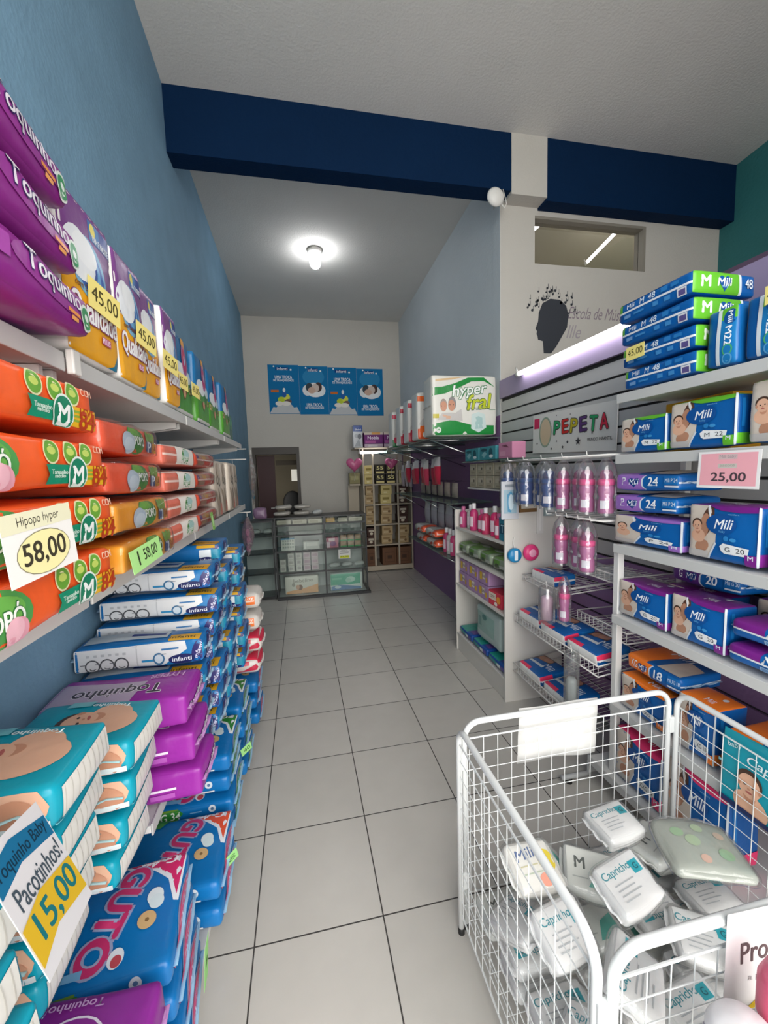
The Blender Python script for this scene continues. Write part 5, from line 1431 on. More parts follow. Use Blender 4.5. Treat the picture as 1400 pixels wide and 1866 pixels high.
style('hyper_green', .61, .26, .515, '#e3e1d8', faces={}, prints={'F': hyper('#1c8a3c')}, b=.014, r=.03, wob=.003, fin='#d9d9d2', seed=41)
def tallpack(acc, acc2):
    return [('r', -1, .62, 1, .84, acc), ('e', -.55, .1, .06, .10, '#8c8886'), ('e', -.55, .04, .05, .08, SKIN2), ('p', [(-1, -.4), (-.8, -.1), (-.3, -.12), (-.1, -.4)], '#c9c5c1'), ('r', -1, -1, 1, -.55, acc2), ('p', [(-.98, -.8), (-.9, -.42), (-.4, -.38), (-.35, -.75)], acc), ('e', -.75, -.8, .022, .026, '#e9e4dc')]
for k_, (a1, a2) in (('tall_orange', ('#ee6a26', '#e0551f')), ('tall_red', ('#c71f3e', '#b81d38')), ('tall_pink', ('#d8395a', '#2f7f4a'))):
    style(k_, .56, .22, .45, '#dedcd6', prints={'F': tallpack(a1, a2)}, b=.014, r=.03, wob=.003, seed=42)
putF('hyper_green', 1.080, 3.312, 1.806, 'large white and green pack lettered hyper fral on the upper glass shelf')
for i, (k_, y, nm) in enumerate((('tall_orange', 3.70, 'orange-banded'), ('tall_red', 4.08, 'red-banded, nearer'), ('tall_red', 4.46, 'red-banded, farther'), ('tall_pink', 4.92, 'pink-banded, farthest'))):
    putF(k_, 1.075+.012*i, y, 1.806, 'large upright white pack behind the green one, '+nm+' in the row', 'large packs on the upper glass shelf')
# pouches on the pegs below the glass shelf
def peg_pack(label, x, y, z, w, h, d, c1, c2, grp):
    t = thing('peg_pack', label, 'hanging pack', (x, y, z), group=grp)
    b = MB()
    NU, NV = 6, 6
    for s in (-1, 1):
        V = [(s*d/2*(1-u*u)*math.sin(PI*(.04+.92*v))+s*.001, u*w/2, -v*h) for u in [-1+2*i/NU for i in range(NU+1)] for v in [j/NV for j in range(NV+1)]]
        F = [(i*(NV+1)+j, (i+1)*(NV+1)+j, (i+1)*(NV+1)+j+1, i*(NV+1)+j+1) for i in range(NU) for j in range(NV)]
        for k, f in enumerate(F):
            pass
        top = [f for f in F if (f[0] % (NV+1)) < 2]
        bot = [f for f in F if (f[0] % (NV+1)) >= 2]
        b.add(V, top, film(c1)); b.add(V, bot, film(c2))
    b.obj('pouch', t, smooth=True)
    b = MB(); b.tube([(XR-x-.001, 0, .012), (0, 0, .012), (-.02, 0, .025)], .0025, CHR, 6); b.obj('peg', t)
    return t
REDS = [('#d9cfd2', '#c9304a'), ('#cfc5c9', '#b92c46'), ('#d9d2cf', '#d0455f')]
k = 0
WORDS = ['first', 'second', 'third', 'fourth', 'fifth', 'sixth', 'seventh', 'eighth', 'ninth', 'tenth']
for i in range(7):
    c1, c2 = REDS[i % 3]
    peg_pack('red and clear pouch on a peg under the tall packs, '+WORDS[i]+' from the door', 1.36+.03*(i % 2), 3.98+.19*i, 1.66-.01*(i % 3), .175, .27, .07, c1, c2, 'red pouches on pegs')
for i in range(6):
    peg_pack('pale beige pouch on a peg below the red ones, '+WORDS[i]+' from the door', 1.53, 3.95+.22*i, 1.40, .17, .15, .05, '#b6aaa0', '#a89a90', 'beige pouches on pegs')
for i in range(3):
    peg_pack('silvery clear pouch at the far end of the pegs, '+WORDS[i]+' nearest', 1.45, 5.35+.2*i, 1.62, .15, .30, .06, '#cfcfd2', '#b9a9b3', 'silvery pouches on pegs')
for i in range(5):
    peg_pack('grey clear pouch hanging over the low glass shelf, '+WORDS[i]+' from the door', 1.48, 3.75+.24*i, 1.17, .19, .26, .07, '#b9b4ba', '#a49ea6', 'grey pouches over the low shelf')
style('khaki_box', .14, .12, .098, '#a79d88', prints={'F': [('r', -.7, -.1, .7, .6, '#b9b09c'), ('e', .3, .1, .012, .012, '#5a5448'), ('r', -.5, -.7, .5, -.5, '#8f8672')]}, mk=card, r=.004, b=.002, wob=0, name='product_box')
for r_ in range(3):
    for i in range(4):
        put('khaki_box', 1.46, 3.40+.150*i+.02*r_-.03, 1.245+.118*r_, -PI/2, 'khaki box, '+['bottom', 'middle', 'top'][r_]+' row, '+['nearest the door', 'second', 'third', 'farthest'][i]+', on the middle glass shelf', 'box', group='khaki boxes on the middle glass shelf') if False else None
t = thing('khaki_shelf', 'white shelf board holding the khaki boxes at the end of the purple wall', 'shelf', (1.40, 2.70, 1.378))
b = MB(); b.box(0, 0, -.012, .296, .62, 0, UW); b.obj('board', t)
for r_ in range(2):
    for i in range(4):
        put('khaki_box', 1.47, 2.775+.15*i, 1.380+.0985*r_, -PI/2, 'khaki box, '+['lower', 'upper'][r_]+' row, '+['nearest the door', 'second from the door', 'third from the door', 'farthest'][i]+', left of the bottles', 'box', group='khaki boxes left of the bottles')
t = thing('thermometer_card', 'row of slim pinkish cards hanging between the khaki boxes and blue bottles', 'card pack', (1.44, 2.62, 1.40)) if False else None
for i in range(4):
    peg_pack('slim pinkish stick pack left of the blue bottles, '+WORDS[i]+' from the door', 1.40, 2.53+.055*i, 1.56, .045, .17, .02, '#c9b7ae', '#b49f97', 'slim stick packs left of the bottles')
# teal and pink gift boxes above
t = thing('gift_shelf', 'thin glass shelf with teal and pink gift boxes above the blue bottles', 'shelf', (1.36, 2.42, 1.595))
b = MB(); b.box(0, 0, -.01, .336, .92, -.001, GLS); b.obj('glass', t)
style('gift_teal', .27, .10, .10, '#3f8a94', prints={'F': [('p', [(-.7, -.2), (-.3, .3), (.0, -.1), (-.4, -.7)], '#7fb0b6'), ('e', .45, .0, .03, .035, '#1f4f5a'), ('r', -.05, -.9, .0, .9, '#24606a'), ('e', -.4, .5, .05, .012, '#1f4f5a'), ('e', .5, -.5, .03, .012, '#c9d6d6')]}, mk=card, r=.004, b=.002, wob=0, name='gift_box')
style('gift_pink', .19, .10, .11, '#c07f9c', prints={'F': [('p', [(-.5, .6), (.2, .7), (.6, .3), (.1, .4)], '#6f4254'), ('r', -.8, -.7, .1, -.1, '#cc93ab')]}, mk=card, r=.004, b=.002, wob=0, name='gift_box')
for i in range(2):
    put('gift_teal', 1.425, 3.17-.285*i, 1.596, -PI/2, 'teal gift box with swan shapes on the glass shelf, '+['farther from', 'next to'][i]+' the pink box', 'box', group='teal gift boxes')
put('gift_pink', 1.425, 2.61, 1.596, -PI/2, 'dusty pink gift box beside the teal gift boxes under the slat wall', 'box')
# pink bottles and pillow packs on low glass shelf
for i, c in enumerate(('#d84b7f', '#c9c4c0', '#c2406f')):
    lotion(['tall pink bottle on the low glass shelf past the white unit', 'pale bottle on the low glass shelf past the white unit', 'dark pink bottle at the far end of the low glass shelf'][i], (1.37, 3.58+.095*i, .737), c, '#e3dfe0', .24, .036)
style('orange_white', .32, .20, .10, '#dcd9d4', prints={'F': [('r', -.9, -.8, -.3, .8, '#cfd2cc'), ('r', .55, -1, 1, 1, '#f05a28'), ('r', .6, -.3, .95, -.05, '#f6d9cb'), ('p', [(-.2, -.3), (.2, .5), (.5, .2), (.1, -.6)], '#c94434'), ('e', -.4, -.5, .02, .014, '#4f8f3f')], 'R': [('r', -1, -1, 1, 1, '#f05a28'), ('r', -.7, -.2, .7, .1, '#f6d9cb')], 'T': [('r', .5, -1, 1, 1, '#f05a28')]}, b=.02, r=.035, wob=.005, wrap=True, seed=44)
for i in range(2):
    putR('orange_white', 4.58, 1.285-.02*i, .738+.105*i, 'white pack with orange end hanging out of the low glass shelf, farther, '+['lower', 'upper'][i], 'orange-ended packs on the low glass shelf')
for i in range(2):
    putR('orange_white', 4.20, 1.285-.01*i, .738+.105*i, 'white pack with orange end on the low glass shelf, nearer, '+['lower', 'upper'][i], 'orange-ended packs on the low glass shelf')

# ------------------------------------------------------------------ rear rack of boxes
RKX0, RKX1, RKY0, RKY1 = 0.93, 1.675, 6.16, 6.60
t = thing('box_rack', 'beige slatted rack of cartons in the rear right corner', 'rack', (RKX0, RKY0, 0))
BEI = mat('rack_beige', '#b5a995', rough=.5)
for x in (0.155, .53):
    b = MB(); b.box(x-.012, -.005, .10, x+.012, .012, 1.84, BEI); b.obj('front_strip', t)
for x in (0.0, .735):
    b = MB(); b.box(x, 0, 0, x+.02, RKY1-RKY0, 1.8815, BEI); b.obj('side', t)
b = MB(); b.box(.02, 0, .02, .735, .02, .085, BEI); b.obj('plinth', t)
RZ = (.09, .42, .735, 1.045, 1.352, 1.90)
for i, z in enumerate(RZ):
    b = MB(); b.box(.0205 if i < 5 else -.11, .002, z-.018, .7345, RKY1-RKY0, z, BEI); b.obj('shelf_board', t)
def carton_style(key, c, els=(), w=.17, d=.20, h=.14):
    style(key, w, d, h, c, prints={'F': list(els)}, mk=card, r=.004, b=.0015, wob=0, name='carton')
carton_style('carton_brown', '#6b4a34', [('r', -.7, -.7, .7, .5, '#5c3f2d'), ('r', -.6, -.6, .6, .4, '#6b4a34'), ('r', -.3, -.3, .35, .1, '#4a3426')], .225, .25, .27)
carton_style('carton_tan', '#b39a72', [('r', -.7, .1, .5, .5, '#8f744f'), ('r', -.7, -.5, .2, -.2, '#c9b591'), ('e', .4, -.3, .02, .02, '#7a5f3f')])
carton_style('carton_yellow', '#cbb97c', [('r', -.6, -.1, .6, .4, '#8c7a3f'), ('r', -.5, -.7, .1, -.4, '#e0d5a6')])
carton_style('carton_cocoa', '#4a322b', [('r', -.6, .0, .6, .5, '#c9bfae'), ('e', .0, -.4, .03, .02, '#d8cdb9')], .16, .18, .13)
carton_style('carton_55', '#2f2a22', [('t', '55', 0, .3, .10, .05, '#f2e6a0', 0, None, .04), ('r', -.8, -.9, .8, -.45, '#d9c98a')], .155, .18, .145)
carton_style('tin_pale', '#d2c7a0', [('r', -.8, -.2, .8, .5, '#b9a86a'), ('r', -.6, -.8, .4, -.4, '#e4dcc0')], .15, .18, .20)
ROWN = ['floor level', 'second level', 'third level', 'fourth level', 'top level']
COLN = ['left', 'middle', 'right']
for i in range(3):
    put('carton_brown', RKX0+.145+.232*i if i else RKX0+.092, 6.30, RZ[0]+.002, 0, 'plain brown carton at the foot of the rear rack, '+COLN[i], 'carton', group='brown cartons', sc=(1, 1, 1) if i else (.6, 1, 1))
for lev, ks in ((1, ('carton_cocoa', 'carton_tan', 'carton_tan')), (2, ('carton_tan', 'carton_tan', 'carton_cocoa')), (3, ('carton_tan', 'carton_yellow', 'carton_cocoa'))):
    for i, k_ in enumerate(ks):
        for q in range(2):
            put(k_, RKX0+.096+[0.0, .25, .51][i]+.01*q, 6.285, RZ[lev]+.002+STY[k_]['h']*q*1.005, 0, {'carton_cocoa': 'dark', 'carton_tan': 'tan', 'carton_yellow': 'yellowish'}[k_]+' carton on the '+ROWN[lev]+' of the rear rack, '+COLN[i]+', '+['lower', 'upper'][q], 'carton', group='cartons in the rear rack', sc=(.82, 1, 1) if i == 0 else (1, 1, 1))
for q in range(2):
    put('carton_yellow', RKX0+.093, 6.285, RZ[4]+.002+.142*q, 0, 'yellow carton on the top level of the rear rack, left, '+['lower', 'upper'][q], 'carton', sc=(.8, 1, 1), group='yellow cartons in the rear rack')
    for i in range(2):
        put('carton_55', RKX0+.265+.168*i, 6.265, RZ[4]+.002+.147*q, 0, 'dark carton marked 55 under the lit tube, '+['left', 'right'][i]+' column, '+['lower', 'upper'][q], 'carton', group='cartons marked 55')
put('tin_pale', RKX0+.635, 6.27, RZ[4]+.002, 0, 'pale yellow carton at the right end of the top rack level', 'carton')
# on top of the rack
style('violet_pack', .29, .20, .23, '#6e2a6e', prints={'F': [('r', -1, .68, 1, 1, '#cfc3b4'), ('r', -.2, .7, .7, .98, '#d9a05a'), ('t', 'Nobla', -.05, .30, .17, .05, '#e3d3e2', 0, None, .03), ('r', -1, -.95, 1, -.55, '#cdb7c6'), ('r', -.9, -.45, .2, -.1, '#a3548f'), ('r', -.6, -.9, .4, -.65, '#e3d9de')]}, mk=card, r=.008, b=.004, wob=0, seed=50)
for i in range(2):
    put('violet_pack', 1.12+.30*i, 6.30, RZ[5]+.002, 0, 'violet pack lettered Nobla on the rear rack, '+['left', 'right'][i]+' one', 'pack', group='violet packs on the rear rack')
style('bluewhite_pack', .15, .14, .34, '#c9ccd0', prints={'F': [('r', -1, .45, 1, 1, '#2f4f96'), ('t', 'Bebê', .1, .62, .09, .025, '#e9edf4', 0, None, .03), ('e', -.3, .05, .03, .03, '#a3a8ae'), ('e', .35, .0, .03, .04, '#5c6068'), ('p', [(-.8, -.9), (.2, -.2), (.6, -.9)], '#9a9fa6')]}, b=.004, r=.008, seed=51)
put('bluewhite_pack', .885, 6.30, RZ[5]+.002, 0, 'white pack with a blue head standing left of the violet packs', 'pack')
carton_style('carton_side', '#8d865f', [('r', -.7, -.3, .7, .4, '#a8a276')], .16, .16, .17)
t = thing('side_shelf', 'narrow stack shelf left of the rear rack carrying a greenish carton', 'shelf', (.745, 6.30, 0))
b = MB(); b.box(0, .0, 0, .165, .25, .025, BEI); b.box(.0, .23, .025, .165, .25, 1.36, BEI); b.box(0, 0, 1.335, .165, .23, 1.36, BEI); b.obj('frame', t)
put('carton_side', .828, 6.41, 1.362, 0, 'greenish carton standing left of the rear rack near the pink balloon', 'carton')
def balloon(label, x, y, z, s):
    t = thing('heart_balloon', label, 'balloon', (x, y, z))
    b = MB()
    N, M_ = 28, 8
    V = []
    for s_ in (-1, 1):
        for j in range(M_+1):
            q = j/M_
            for i in range(N):
                a = 2*PI*i/N
                hx_ = 16*math.sin(a)**3/16
                hz_ = (13*math.cos(a)-5*math.cos(2*a)-2*math.cos(3*a)-math.cos(4*a))/16
                V.append((hx_*q*s, s_*s*.42*math.sqrt(max(0, 1-q*q)), hz_*q*s))
    F = []
    for k_ in range(2):
        o = k_*(M_+1)*N
        for j in range(M_):
            for i in range(N):
                l = (i+1) % N
                F.append((o+j*N+i, o+j*N+l, o+(j+1)*N+l, o+(j+1)*N+i))
    b.add(V, F, film('#c8628e'))
    b.obj('balloon_skin', t, smooth=True)
    b = MB(); b.tube([(0, 0, -s*1.05), (.01, .02, -s*1.5), (0, .05, -s*2.0)], .0025, WPL, 5); b.obj('ribbon', t)
    return t
balloon('pink heart balloon at the upper left corner of the rear rack', .80, 6.12, 1.655, .12)
balloon('pink heart balloon hanging before the top level of the rear rack', 1.36, 6.11, 1.66, .10)

# ------------------------------------------------------------------ glass counter
CX0, CX1, CY0, CY1, CH_ = -0.335, .79, 5.10, 5.50, 1.005
t = thing('display_counter', 'glass display counter with black edges near the rear wall', 'display counter', (0, 0, 0))
BLK = mat('frame_black', '#26282a', rough=.4)
ALU = mat('board_grey', '#b5b9b9', rough=.4)
CXM = .255
for x in (CX0, CXM, CX1-.018):
    b = MB(); b.box(x, CY0-.004, .03, x+.018, CY0+.014, CH_, BLK); b.obj('upright', t)
for x in (CX0, CX1-.018):
    b = MB(); b.box(x, CY1-.018, .03, x+.018, CY1, CH_, BLK); b.obj('upright', t)
CZ = (.035, .335, .60, .80, .925)
for i, z in enumerate(CZ):
    b = MB(); b.box(CX0+.0185, CY0+.0145, z-.008, CX1-.0185, CY1-.0185, z, ALU if i == 0 else clear_mat('counter_board', '#e6eeec', gloss=.05, rough=.03, bump=0, alpha=.22)); b.obj('shelf_board', t)
    b = MB(); b.box(CX0+.0185, CY0-.004, z-.016, CXM-.0005, CY0+.012, z+.003, BLK); b.box(CXM+.0185, CY0-.004, z-.016, CX1-.0185, CY0+.012, z+.003, BLK); b.obj('edge_strip', t)
b = MB(); b.box(CX0-.005, CY0-.005, CH_, CX1+.005, CY1+.005, CH_+.012, BLK); b.obj('top_rim', t)
b = MB(); b.box(CX0-.004, CY0-.02, .0, CX1+.03, CY1, .03, BLK); b.obj('base', t)
b = MB(); b.box(CX0+.02, CY0+.001, .04, CX1-.02, CY0+.004, CH_-.002, clear_mat('counter_glass', '#f6faf8', gloss=.02, rough=.02, bump=0, alpha=.0)); b.obj('front_glass', t)
b = MB(); b.box(CX0+.0185, CY1-.012, .04, CX1-.0185, CY1-.004, CH_, ALU); b.obj('back_panel', t)
# darker side counter to the left
t = thing('side_counter', 'dark grey glass cabinet left of the display counter', 'display counter', (-.72, 5.18, 0))
b = MB(); b.box(0, .30, .03, .37, .32, .98, ALU); b.obj('back_panel', t)
for z in (.03, .33, .58, .80, .98):
    b = MB(); b.box(.0, 0, z-.016, .37, .2995, z, mat('board_dark', '#5a5f61', rough=.4)); b.box(.0, -.006, z-.018, .37, -.0005, z+.003, BLK); b.obj('shelf_board', t)
b = MB(); b.box(.355, -.007, 0, .37, -.0065+.012, .985, BLK); b.obj('upright', t)
b = MB(); b.box(.0, .0, 0, .37, .28, .0135, BLK); b.obj('base', t)
b = MB(); b.box(.0, -.012, .05, .354, -.009, .96, clear_mat('counter_glass')); b.obj('front_glass', t)
# goods in the counter
style('show_orange', .42, .10, .235, '#d8d3ca', prints={'F': [('p', [(-1, -1), (1, -1), (1, .05), (.5, -.2), (-.1, -.45), (-.9, -.65)], '#e0a877'), ('t', 'bebelino', .1, .55, .24, .045, '#8c857a', .02, None, .02), ('e', -.1, -.25, .03, .035, '#7c5a48'), ('e', -.25, -.2, .022, .03, '#c79a80'), ('e', -.5, .1, .02, .025, '#9a968c')]}, b=.01, r=.02, seed=60)
style('show_green', .42, .10, .235, '#cfd8d4', prints={'F': [('r', -.98, -.35, .85, .95, '#4fa98c'), ('e', .25, .25, .06, .035, '#b9d8cc'), ('e', .1, .15, .035, .03, '#9fcabb'), ('p', [(-1, -1), (.9, -1), (.9, -.7), (.1, -.45), (-.5, -.35), (-1, -.55)], '#5c83b0'), ('e', -.55, -.6, .04, .02, '#c3d3dd'), ('r', -.9, .3, -.3, .5, '#79c0a6'), ('r', .3, -.42, .8, -.34, '#e4ece9')]}, b=.01, r=.02, seed=61)
put('show_orange', -.04, 5.20, CZ[0]+.003, 0, 'white and orange pack on show at the bottom left of the glass counter')
put('show_green', .52, 5.20, CZ[0]+.003, 0, 'green and blue pack on show at the bottom right of the glass counter')
style('small_white', .072, .08, .075, '#c9c5bf', prints={'F': [('r', -.6, -.5, .6, .4, '#a9a3a0'), ('r', -.4, .5, .4, .7, '#b9b0b0')]}, mk=card, r=.003, b=.001, wob=0, name='product_box')
style('small_lilac', .085, .08, .075, '#c6b3b9', prints={'F': [('r', -.7, -.5, .7, .5, '#b69aa6')]}, mk=card, r=.003, b=.001, wob=0, name='product_box')
for i in range(5):
    for q in range(3 if i in (1, 2, 3, 4) else 2):
        lil = i > 2
        put('small_lilac' if lil else 'small_white', -.255+.097*i, 5.19, CZ[1]+.003+.0765*q, 0, ('small lilac' if lil else 'small white')+' box on the second counter level, column '+['one from left', 'two from left', 'three from left', 'four from left', 'beside the centre post'][i]+', '+['bottom', 'middle', 'top'][q], 'box', group='small boxes in the glass counter')
style('panel_box', .16, .07, .155, '#cfcfc8', prints={'F': [('r', -1, .75, 1, 1, '#4f86a8')]+[('r', -.8+.36*i, -.6+.5*j, -.55+.36*i, -.3+.5*j, '#9ea39c') for i in range(5) for j in range(3)]}, mk=card, r=.003, b=.001, wob=0, name='product_box')
put('panel_box', -.185, 5.18, CZ[2]+.003, 0, 'white box with rows of squares on the third counter level', 'box')
style('grey_box', .20, .09, .10, '#b9b7b2', prints={'F': [('r', -.6, -.2, .8, .7, '#cfccc6'), ('r', -.9, -.8, -.7, .8, '#d9d6d0')]}, mk=card, r=.003, b=.001, wob=0, name='product_box')
put('grey_box', .10, 5.19, CZ[2]+.003, 0, 'pale grey box beside the centre post on the third counter level', 'box')
style('pinkish_box', .15, .10, .13, '#b76a80', prints={'F': [('r', -.6, .3, .4, .9, '#e0c5c9'), ('e', .1, -.2, .04, .03, '#8c5a8a'), ('r', -1, -.9, -.4, .2, '#d9c0cc')]}, mk=card, r=.003, b=.001, wob=0, name='product_box')
put('pinkish_box', .36, 5.19, CZ[2]+.003, 0, 'pink carton right of the centre post in the glass counter', 'box')
style('tan_green', .078, .08, .075, '#a68a74', prints={'F': [('r', -1, -1, 1, -.55, '#3f8f56'), ('r', -.5, -.1, .5, .5, '#b59a84')]}, mk=card, r=.003, b=.001, wob=0, name='product_box')
for i in range(3):
    for q in range(2):
        put('tan_green', .50+.092*i, 5.19, CZ[2]+.003+.0765*q, 0, 'tan and green small box, '+['left', 'middle', 'right'][i]+' column, '+['lower', 'upper'][q]+', third counter level', 'box', group='tan and green boxes in the glass counter')
style('soft_white', .15, .12, .07, '#b9bcba', prints={'T': [('r', -.5, -.3, .3, .3, '#cfd2d0')]}, b=.02, r=.03, wob=.008, seed=63, name='plastic_bag')
for i in range(3):
    put('soft_white', .38+.155*i, 5.20, CZ[1]+.003, .1*(i-1), 'soft white bag lying behind the glass on the second level, '+['left', 'middle', 'right'][i], 'bag', group='soft white bags in the glass counter')
price_card('price_card', 'white and yellow notice taped inside the right half of the counter', (.50, CY0-.006, .525), .15, .115, [('r', -.8, -.9, .8, -.35, '#cfd44a'), ('t', '49,90', 0, -.62, .10, .022, '#6b7a20', 0, None, .02), ('r', -.8, .1, .7, .25, '#9a9a98'), ('r', -.8, .45, .8, .6, '#9a9a98'), ('t', 'OFERTA', 0, .8, .08, .014, '#6a6a6a')], (0, 0, 0), col='#d6d6d2', cat='notice')
style('low_box', .17, .10, .052, '#c6beb2', prints={'F': [('r', -.8, -.5, .4, .5, '#b0a697')]}, mk=card, r=.003, b=.001, wob=0, name='product_box')
for i in range(3):
    put('low_box', -.22+.19*i, 5.19, CZ[4]+.002, 0, 'flat cream box under the counter top, left half, '+['left', 'middle', 'right'][i], 'box', group='flat boxes under the counter top')
style('low_yellow', .11, .10, .052, '#c69a4a', prints={'F': [('r', -.6, -.5, .6, .5, '#b5863a')]}, mk=card, r=.003, b=.001, wob=0, name='product_box')
put('low_yellow', .345, 5.19, CZ[4]+.002, 0, 'ochre box under the counter top in the right half', 'box')
put('low_box', .50, 5.19, CZ[4]+.002, 0, 'flat cream box next to the ochre box under the counter top', 'box', sc=(.7, 1, 1))
put('low_box', .66, 5.19, CZ[4]+.002, 0, 'flat pale box at the right end under the counter top', 'box')
for i in range(2):
    put('soft_white', -.58+.16*i, 5.30, .803, 0, 'soft white bag inside the dark side cabinet, '+['left', 'right'][i], 'bag', group='soft bags in the side cabinet')
# things on the counter top
style('grey_bag', .22, .16, .075, '#a39f97', prints={'F': [('r', -.5, -.3, .3, .3, '#b5b1a9')], 'T': [('r', -.6, -.5, .4, .5, '#b0aca4')]}, b=.02, r=.03, wob=.008, seed=64, name='plastic_bag')
for i, (x, z) in enumerate(((-.24, 0), (-.22, .078), (.0, 0), (.01, .078))):
    put('grey_bag', x, 5.26, CH_+.014+z, .1*(i % 2), 'soft grey bag on the counter top, '+['left heap, lower', 'left heap, upper', 'right heap, lower', 'right heap, upper'][i], 'bag', group='grey bags on the counter top')
style('mauve_bag', .18, .14, .17, '#8d6f8c', prints={'F': [('r', -.5, -.3, .4, .5, '#9c7f9a')]}, b=.02, r=.03, wob=.008, seed=65, name='plastic_bag')
put('mauve_bag', -.50, 5.30, .983, 0, 'mauve bag on the dark side cabinet beside the counter', 'bag')
put('soft_white', .19, 5.25, CH_+.014, .3, 'crumpled pale bag at the right end of the heap on the counter top', 'bag')
# ------------------------------------------------------------------ wire bin
BX0, BX1, BY0, BY1, BH = .452, 1.262, .530, 1.175, .725
ENM = mat('enamel_white', '#dcdedd', rough=.3, spec=.5)
t = thing('wire_bin', 'large white wire bin full of small clear-wrapped packs, lower right', 'wire bin', (0, 0, 0))
def panel(P0, P1, z0, z1, nv, nh):
    """frame of bent tube with rounded top corners, wires welded inside; P0,P1 floor corners"""
    P0, P1 = Vector((*P0, 0)), Vector((*P1, 0))
    D = (P1-P0)
    L = D.length
    D.normalize()
    R = .055
    path = [P0+Vector((0, 0, z0))]
    for i in range(7):
        a = PI/2*i/6
        path.append(P0+D*(R-R*math.cos(a))+Vector((0, 0, z1-R+R*math.sin(a))))
    for i in range(7):
        a = PI/2*(1-i/6)
        path.append(P1-D*(R-R*math.cos(a))+Vector((0, 0, z1-R+R*math.sin(a))))
    path.append(P1+Vector((0, 0, z0)))
    b = MB(); b.tube(path, .0095, ENM, 10)
    f = b.obj('side_panel', t, smooth=True)
    b = MB()
    zt, zb = z1-.055, z0+.06
    for i in range(nv+1):
        p = P0+D*(.018+(L-.036)*i/nv)
        b.tube([p+Vector((0, 0, zb)), p+Vector((0, 0, zt))], .0014, ENM, 5)
    for j in range(nh+1):
        z = zb+(zt-zb)*j/nh
        r_ = .0030 if j in (0, nh) else .0014
        b.tube([P0+D*.009+Vector((0, 0, z)), P1-D*.009+Vector((0, 0, z))], r_, ENM, 5)
    b.obj('wire_grid', f)
    b = MB()
    for P in (P0, P1):
        b.lathe([(.011, 0), (.011, .02), (.009, .022)], mat('rubber_black'), 10, c=(P.x, P.y, 0), cap=True)
    b.obj('foot_cap', f, smooth=True)
panel((BX0+.022, BY1), (BX1-.012, BY1), .012, BH, 15, 11)
panel((BX0+.022, BY0), (BX1-.012, BY0), .012, BH, 15, 11)
panel((BX0, BY0+.012), (BX0, BY1-.012), .012, BH, 12, 11)
panel((BX1+.012, BY0+.012), (BX1+.012, BY1-.012), .012, BH, 12, 11)
b = MB()
for i in range(17):
    x = BX0+.02+(BX1-BX0-.03)*i/16
    b.tube([(x, BY0+.01, .10), (x, BY1-.01, .10)], .0014, ENM, 5)
for i in range(14):
    y = BY0+.012+(BY1-BY0-.024)*i/13
    b.tube([(BX0+.01, y, .0965), (BX1, y, .0965)], .0014, ENM, 5)
b.obj('bottom_grid', t)
for (x, y) in ((BX0+.010, BY1-.004), (BX1+.001, BY1-.004), (BX0+.010, BY0+.004)):
    for z in (.18, .60):
        b = MB(); b.box(x-.016, y-.008, z-.03, x+.016, y+.008, z+.03, ENM); b.obj('hinge_clip', t, bevel=.004)

# packs in the bin
def cap_print(word='Capricho', c='#2aa6b4'):
    return [('r', -.92, -.9, .92, .9, '#e6e5e4'), ('t', word, -.25, .45, .10, .026, '#2f8f9c', 0, None, .015), ('r', .38, .08, .82, .58, c), ('t', 'G', .6, .33, .014, .016, '#1c5f6b', 0, None, .02),
            ('r', -.7, .0, .2, .05, '#b4b7ba'), ('r', -.7, -.2, .1, -.15, '#b4b7ba'), ('r', -.7, -.4, .25, -.35, '#b4b7ba'), ('r', -.7, -.6, .0, -.55, '#c3c6c8')]
style('capricho', .19, .145, .062, '#dcdcdb', prints={'T': cap_print(), 'F': [('r', -.9, -.1, .9, .0, '#c4c5c5'), ('r', -.9, .35, .9, .40, '#cbcccc')]}, b=.010, r=.018, wob=.004, fin='#eeeeee', wrap=True, seed=70, name='small_pack')
style('capricho_alt', .19, .15, .062, '#d4d6d2', prints={'T': [('r', -.9, -.9, .9, .9, '#dfe0da'), ('t', 'M', -.4, .2, .03, .035, '#5a5f5c', 0, None, .03), ('p', [(-.1, -.8), (.9, -.8), (.9, .3), (.3, .0)], '#5fb3a4'), ('r', -.7, -.5, -.1, -.45, '#b5b9b5')]}, b=.010, r=.018, wob=.005, fin='#e9eae6', wrap=True, seed=71, name='small_pack')
style('mili_small', .18, .14, .06, '#dcdad4', prints={'T': [('r', -.9, -.9, .9, .9, '#e4e2dc'), ('t', 'Mili', -.3, .5, .06, .026, '#5b6f9a', .1, None, .02, .2), ('e', .55, .1, .028, .028, '#e6cf3a'), ('t', 'G', .55, .1, .014, .018, '#4f7a4a', 0, None, .02), ('r', -.7, .0, .1, .05, '#c9c3a0'), ('r', -.7, -.3, .2, -.25, '#b9c4b0'), ('e', .2, -.6, .02, .015, '#e9a08a')]}, b=.010, r=.018, wob=.005, fin='#eeeeea', wrap=True, seed=72, name='small_pack')
style('printed_bag', .24, .19, .06, '#a9ada4', prints={'T': [('e', -.5, .4, .018, .014, '#9fbb98'), ('e', .1, .6, .016, .013, '#b4c4a4'), ('e', .5, -.3, .02, .016, '#98b695'), ('e', -.1, -.5, .014, .011, '#d3b09f'), ('e', -.2, .1, .02, .016, '#aebfa0'), ('e', .6, .4, .014, .012, '#cdb6a4')]}, b=.016, r=.028, wob=.007, wrap=True, seed=73, name='small_pack')
BG = 'small clear-wrapped packs in the wire bin'
def binp(key, x, y, z, rz, rx, ry, label):
    put(key, x, y, z, rz, label, 'small pack', BG, rx=rx, ry=ry)
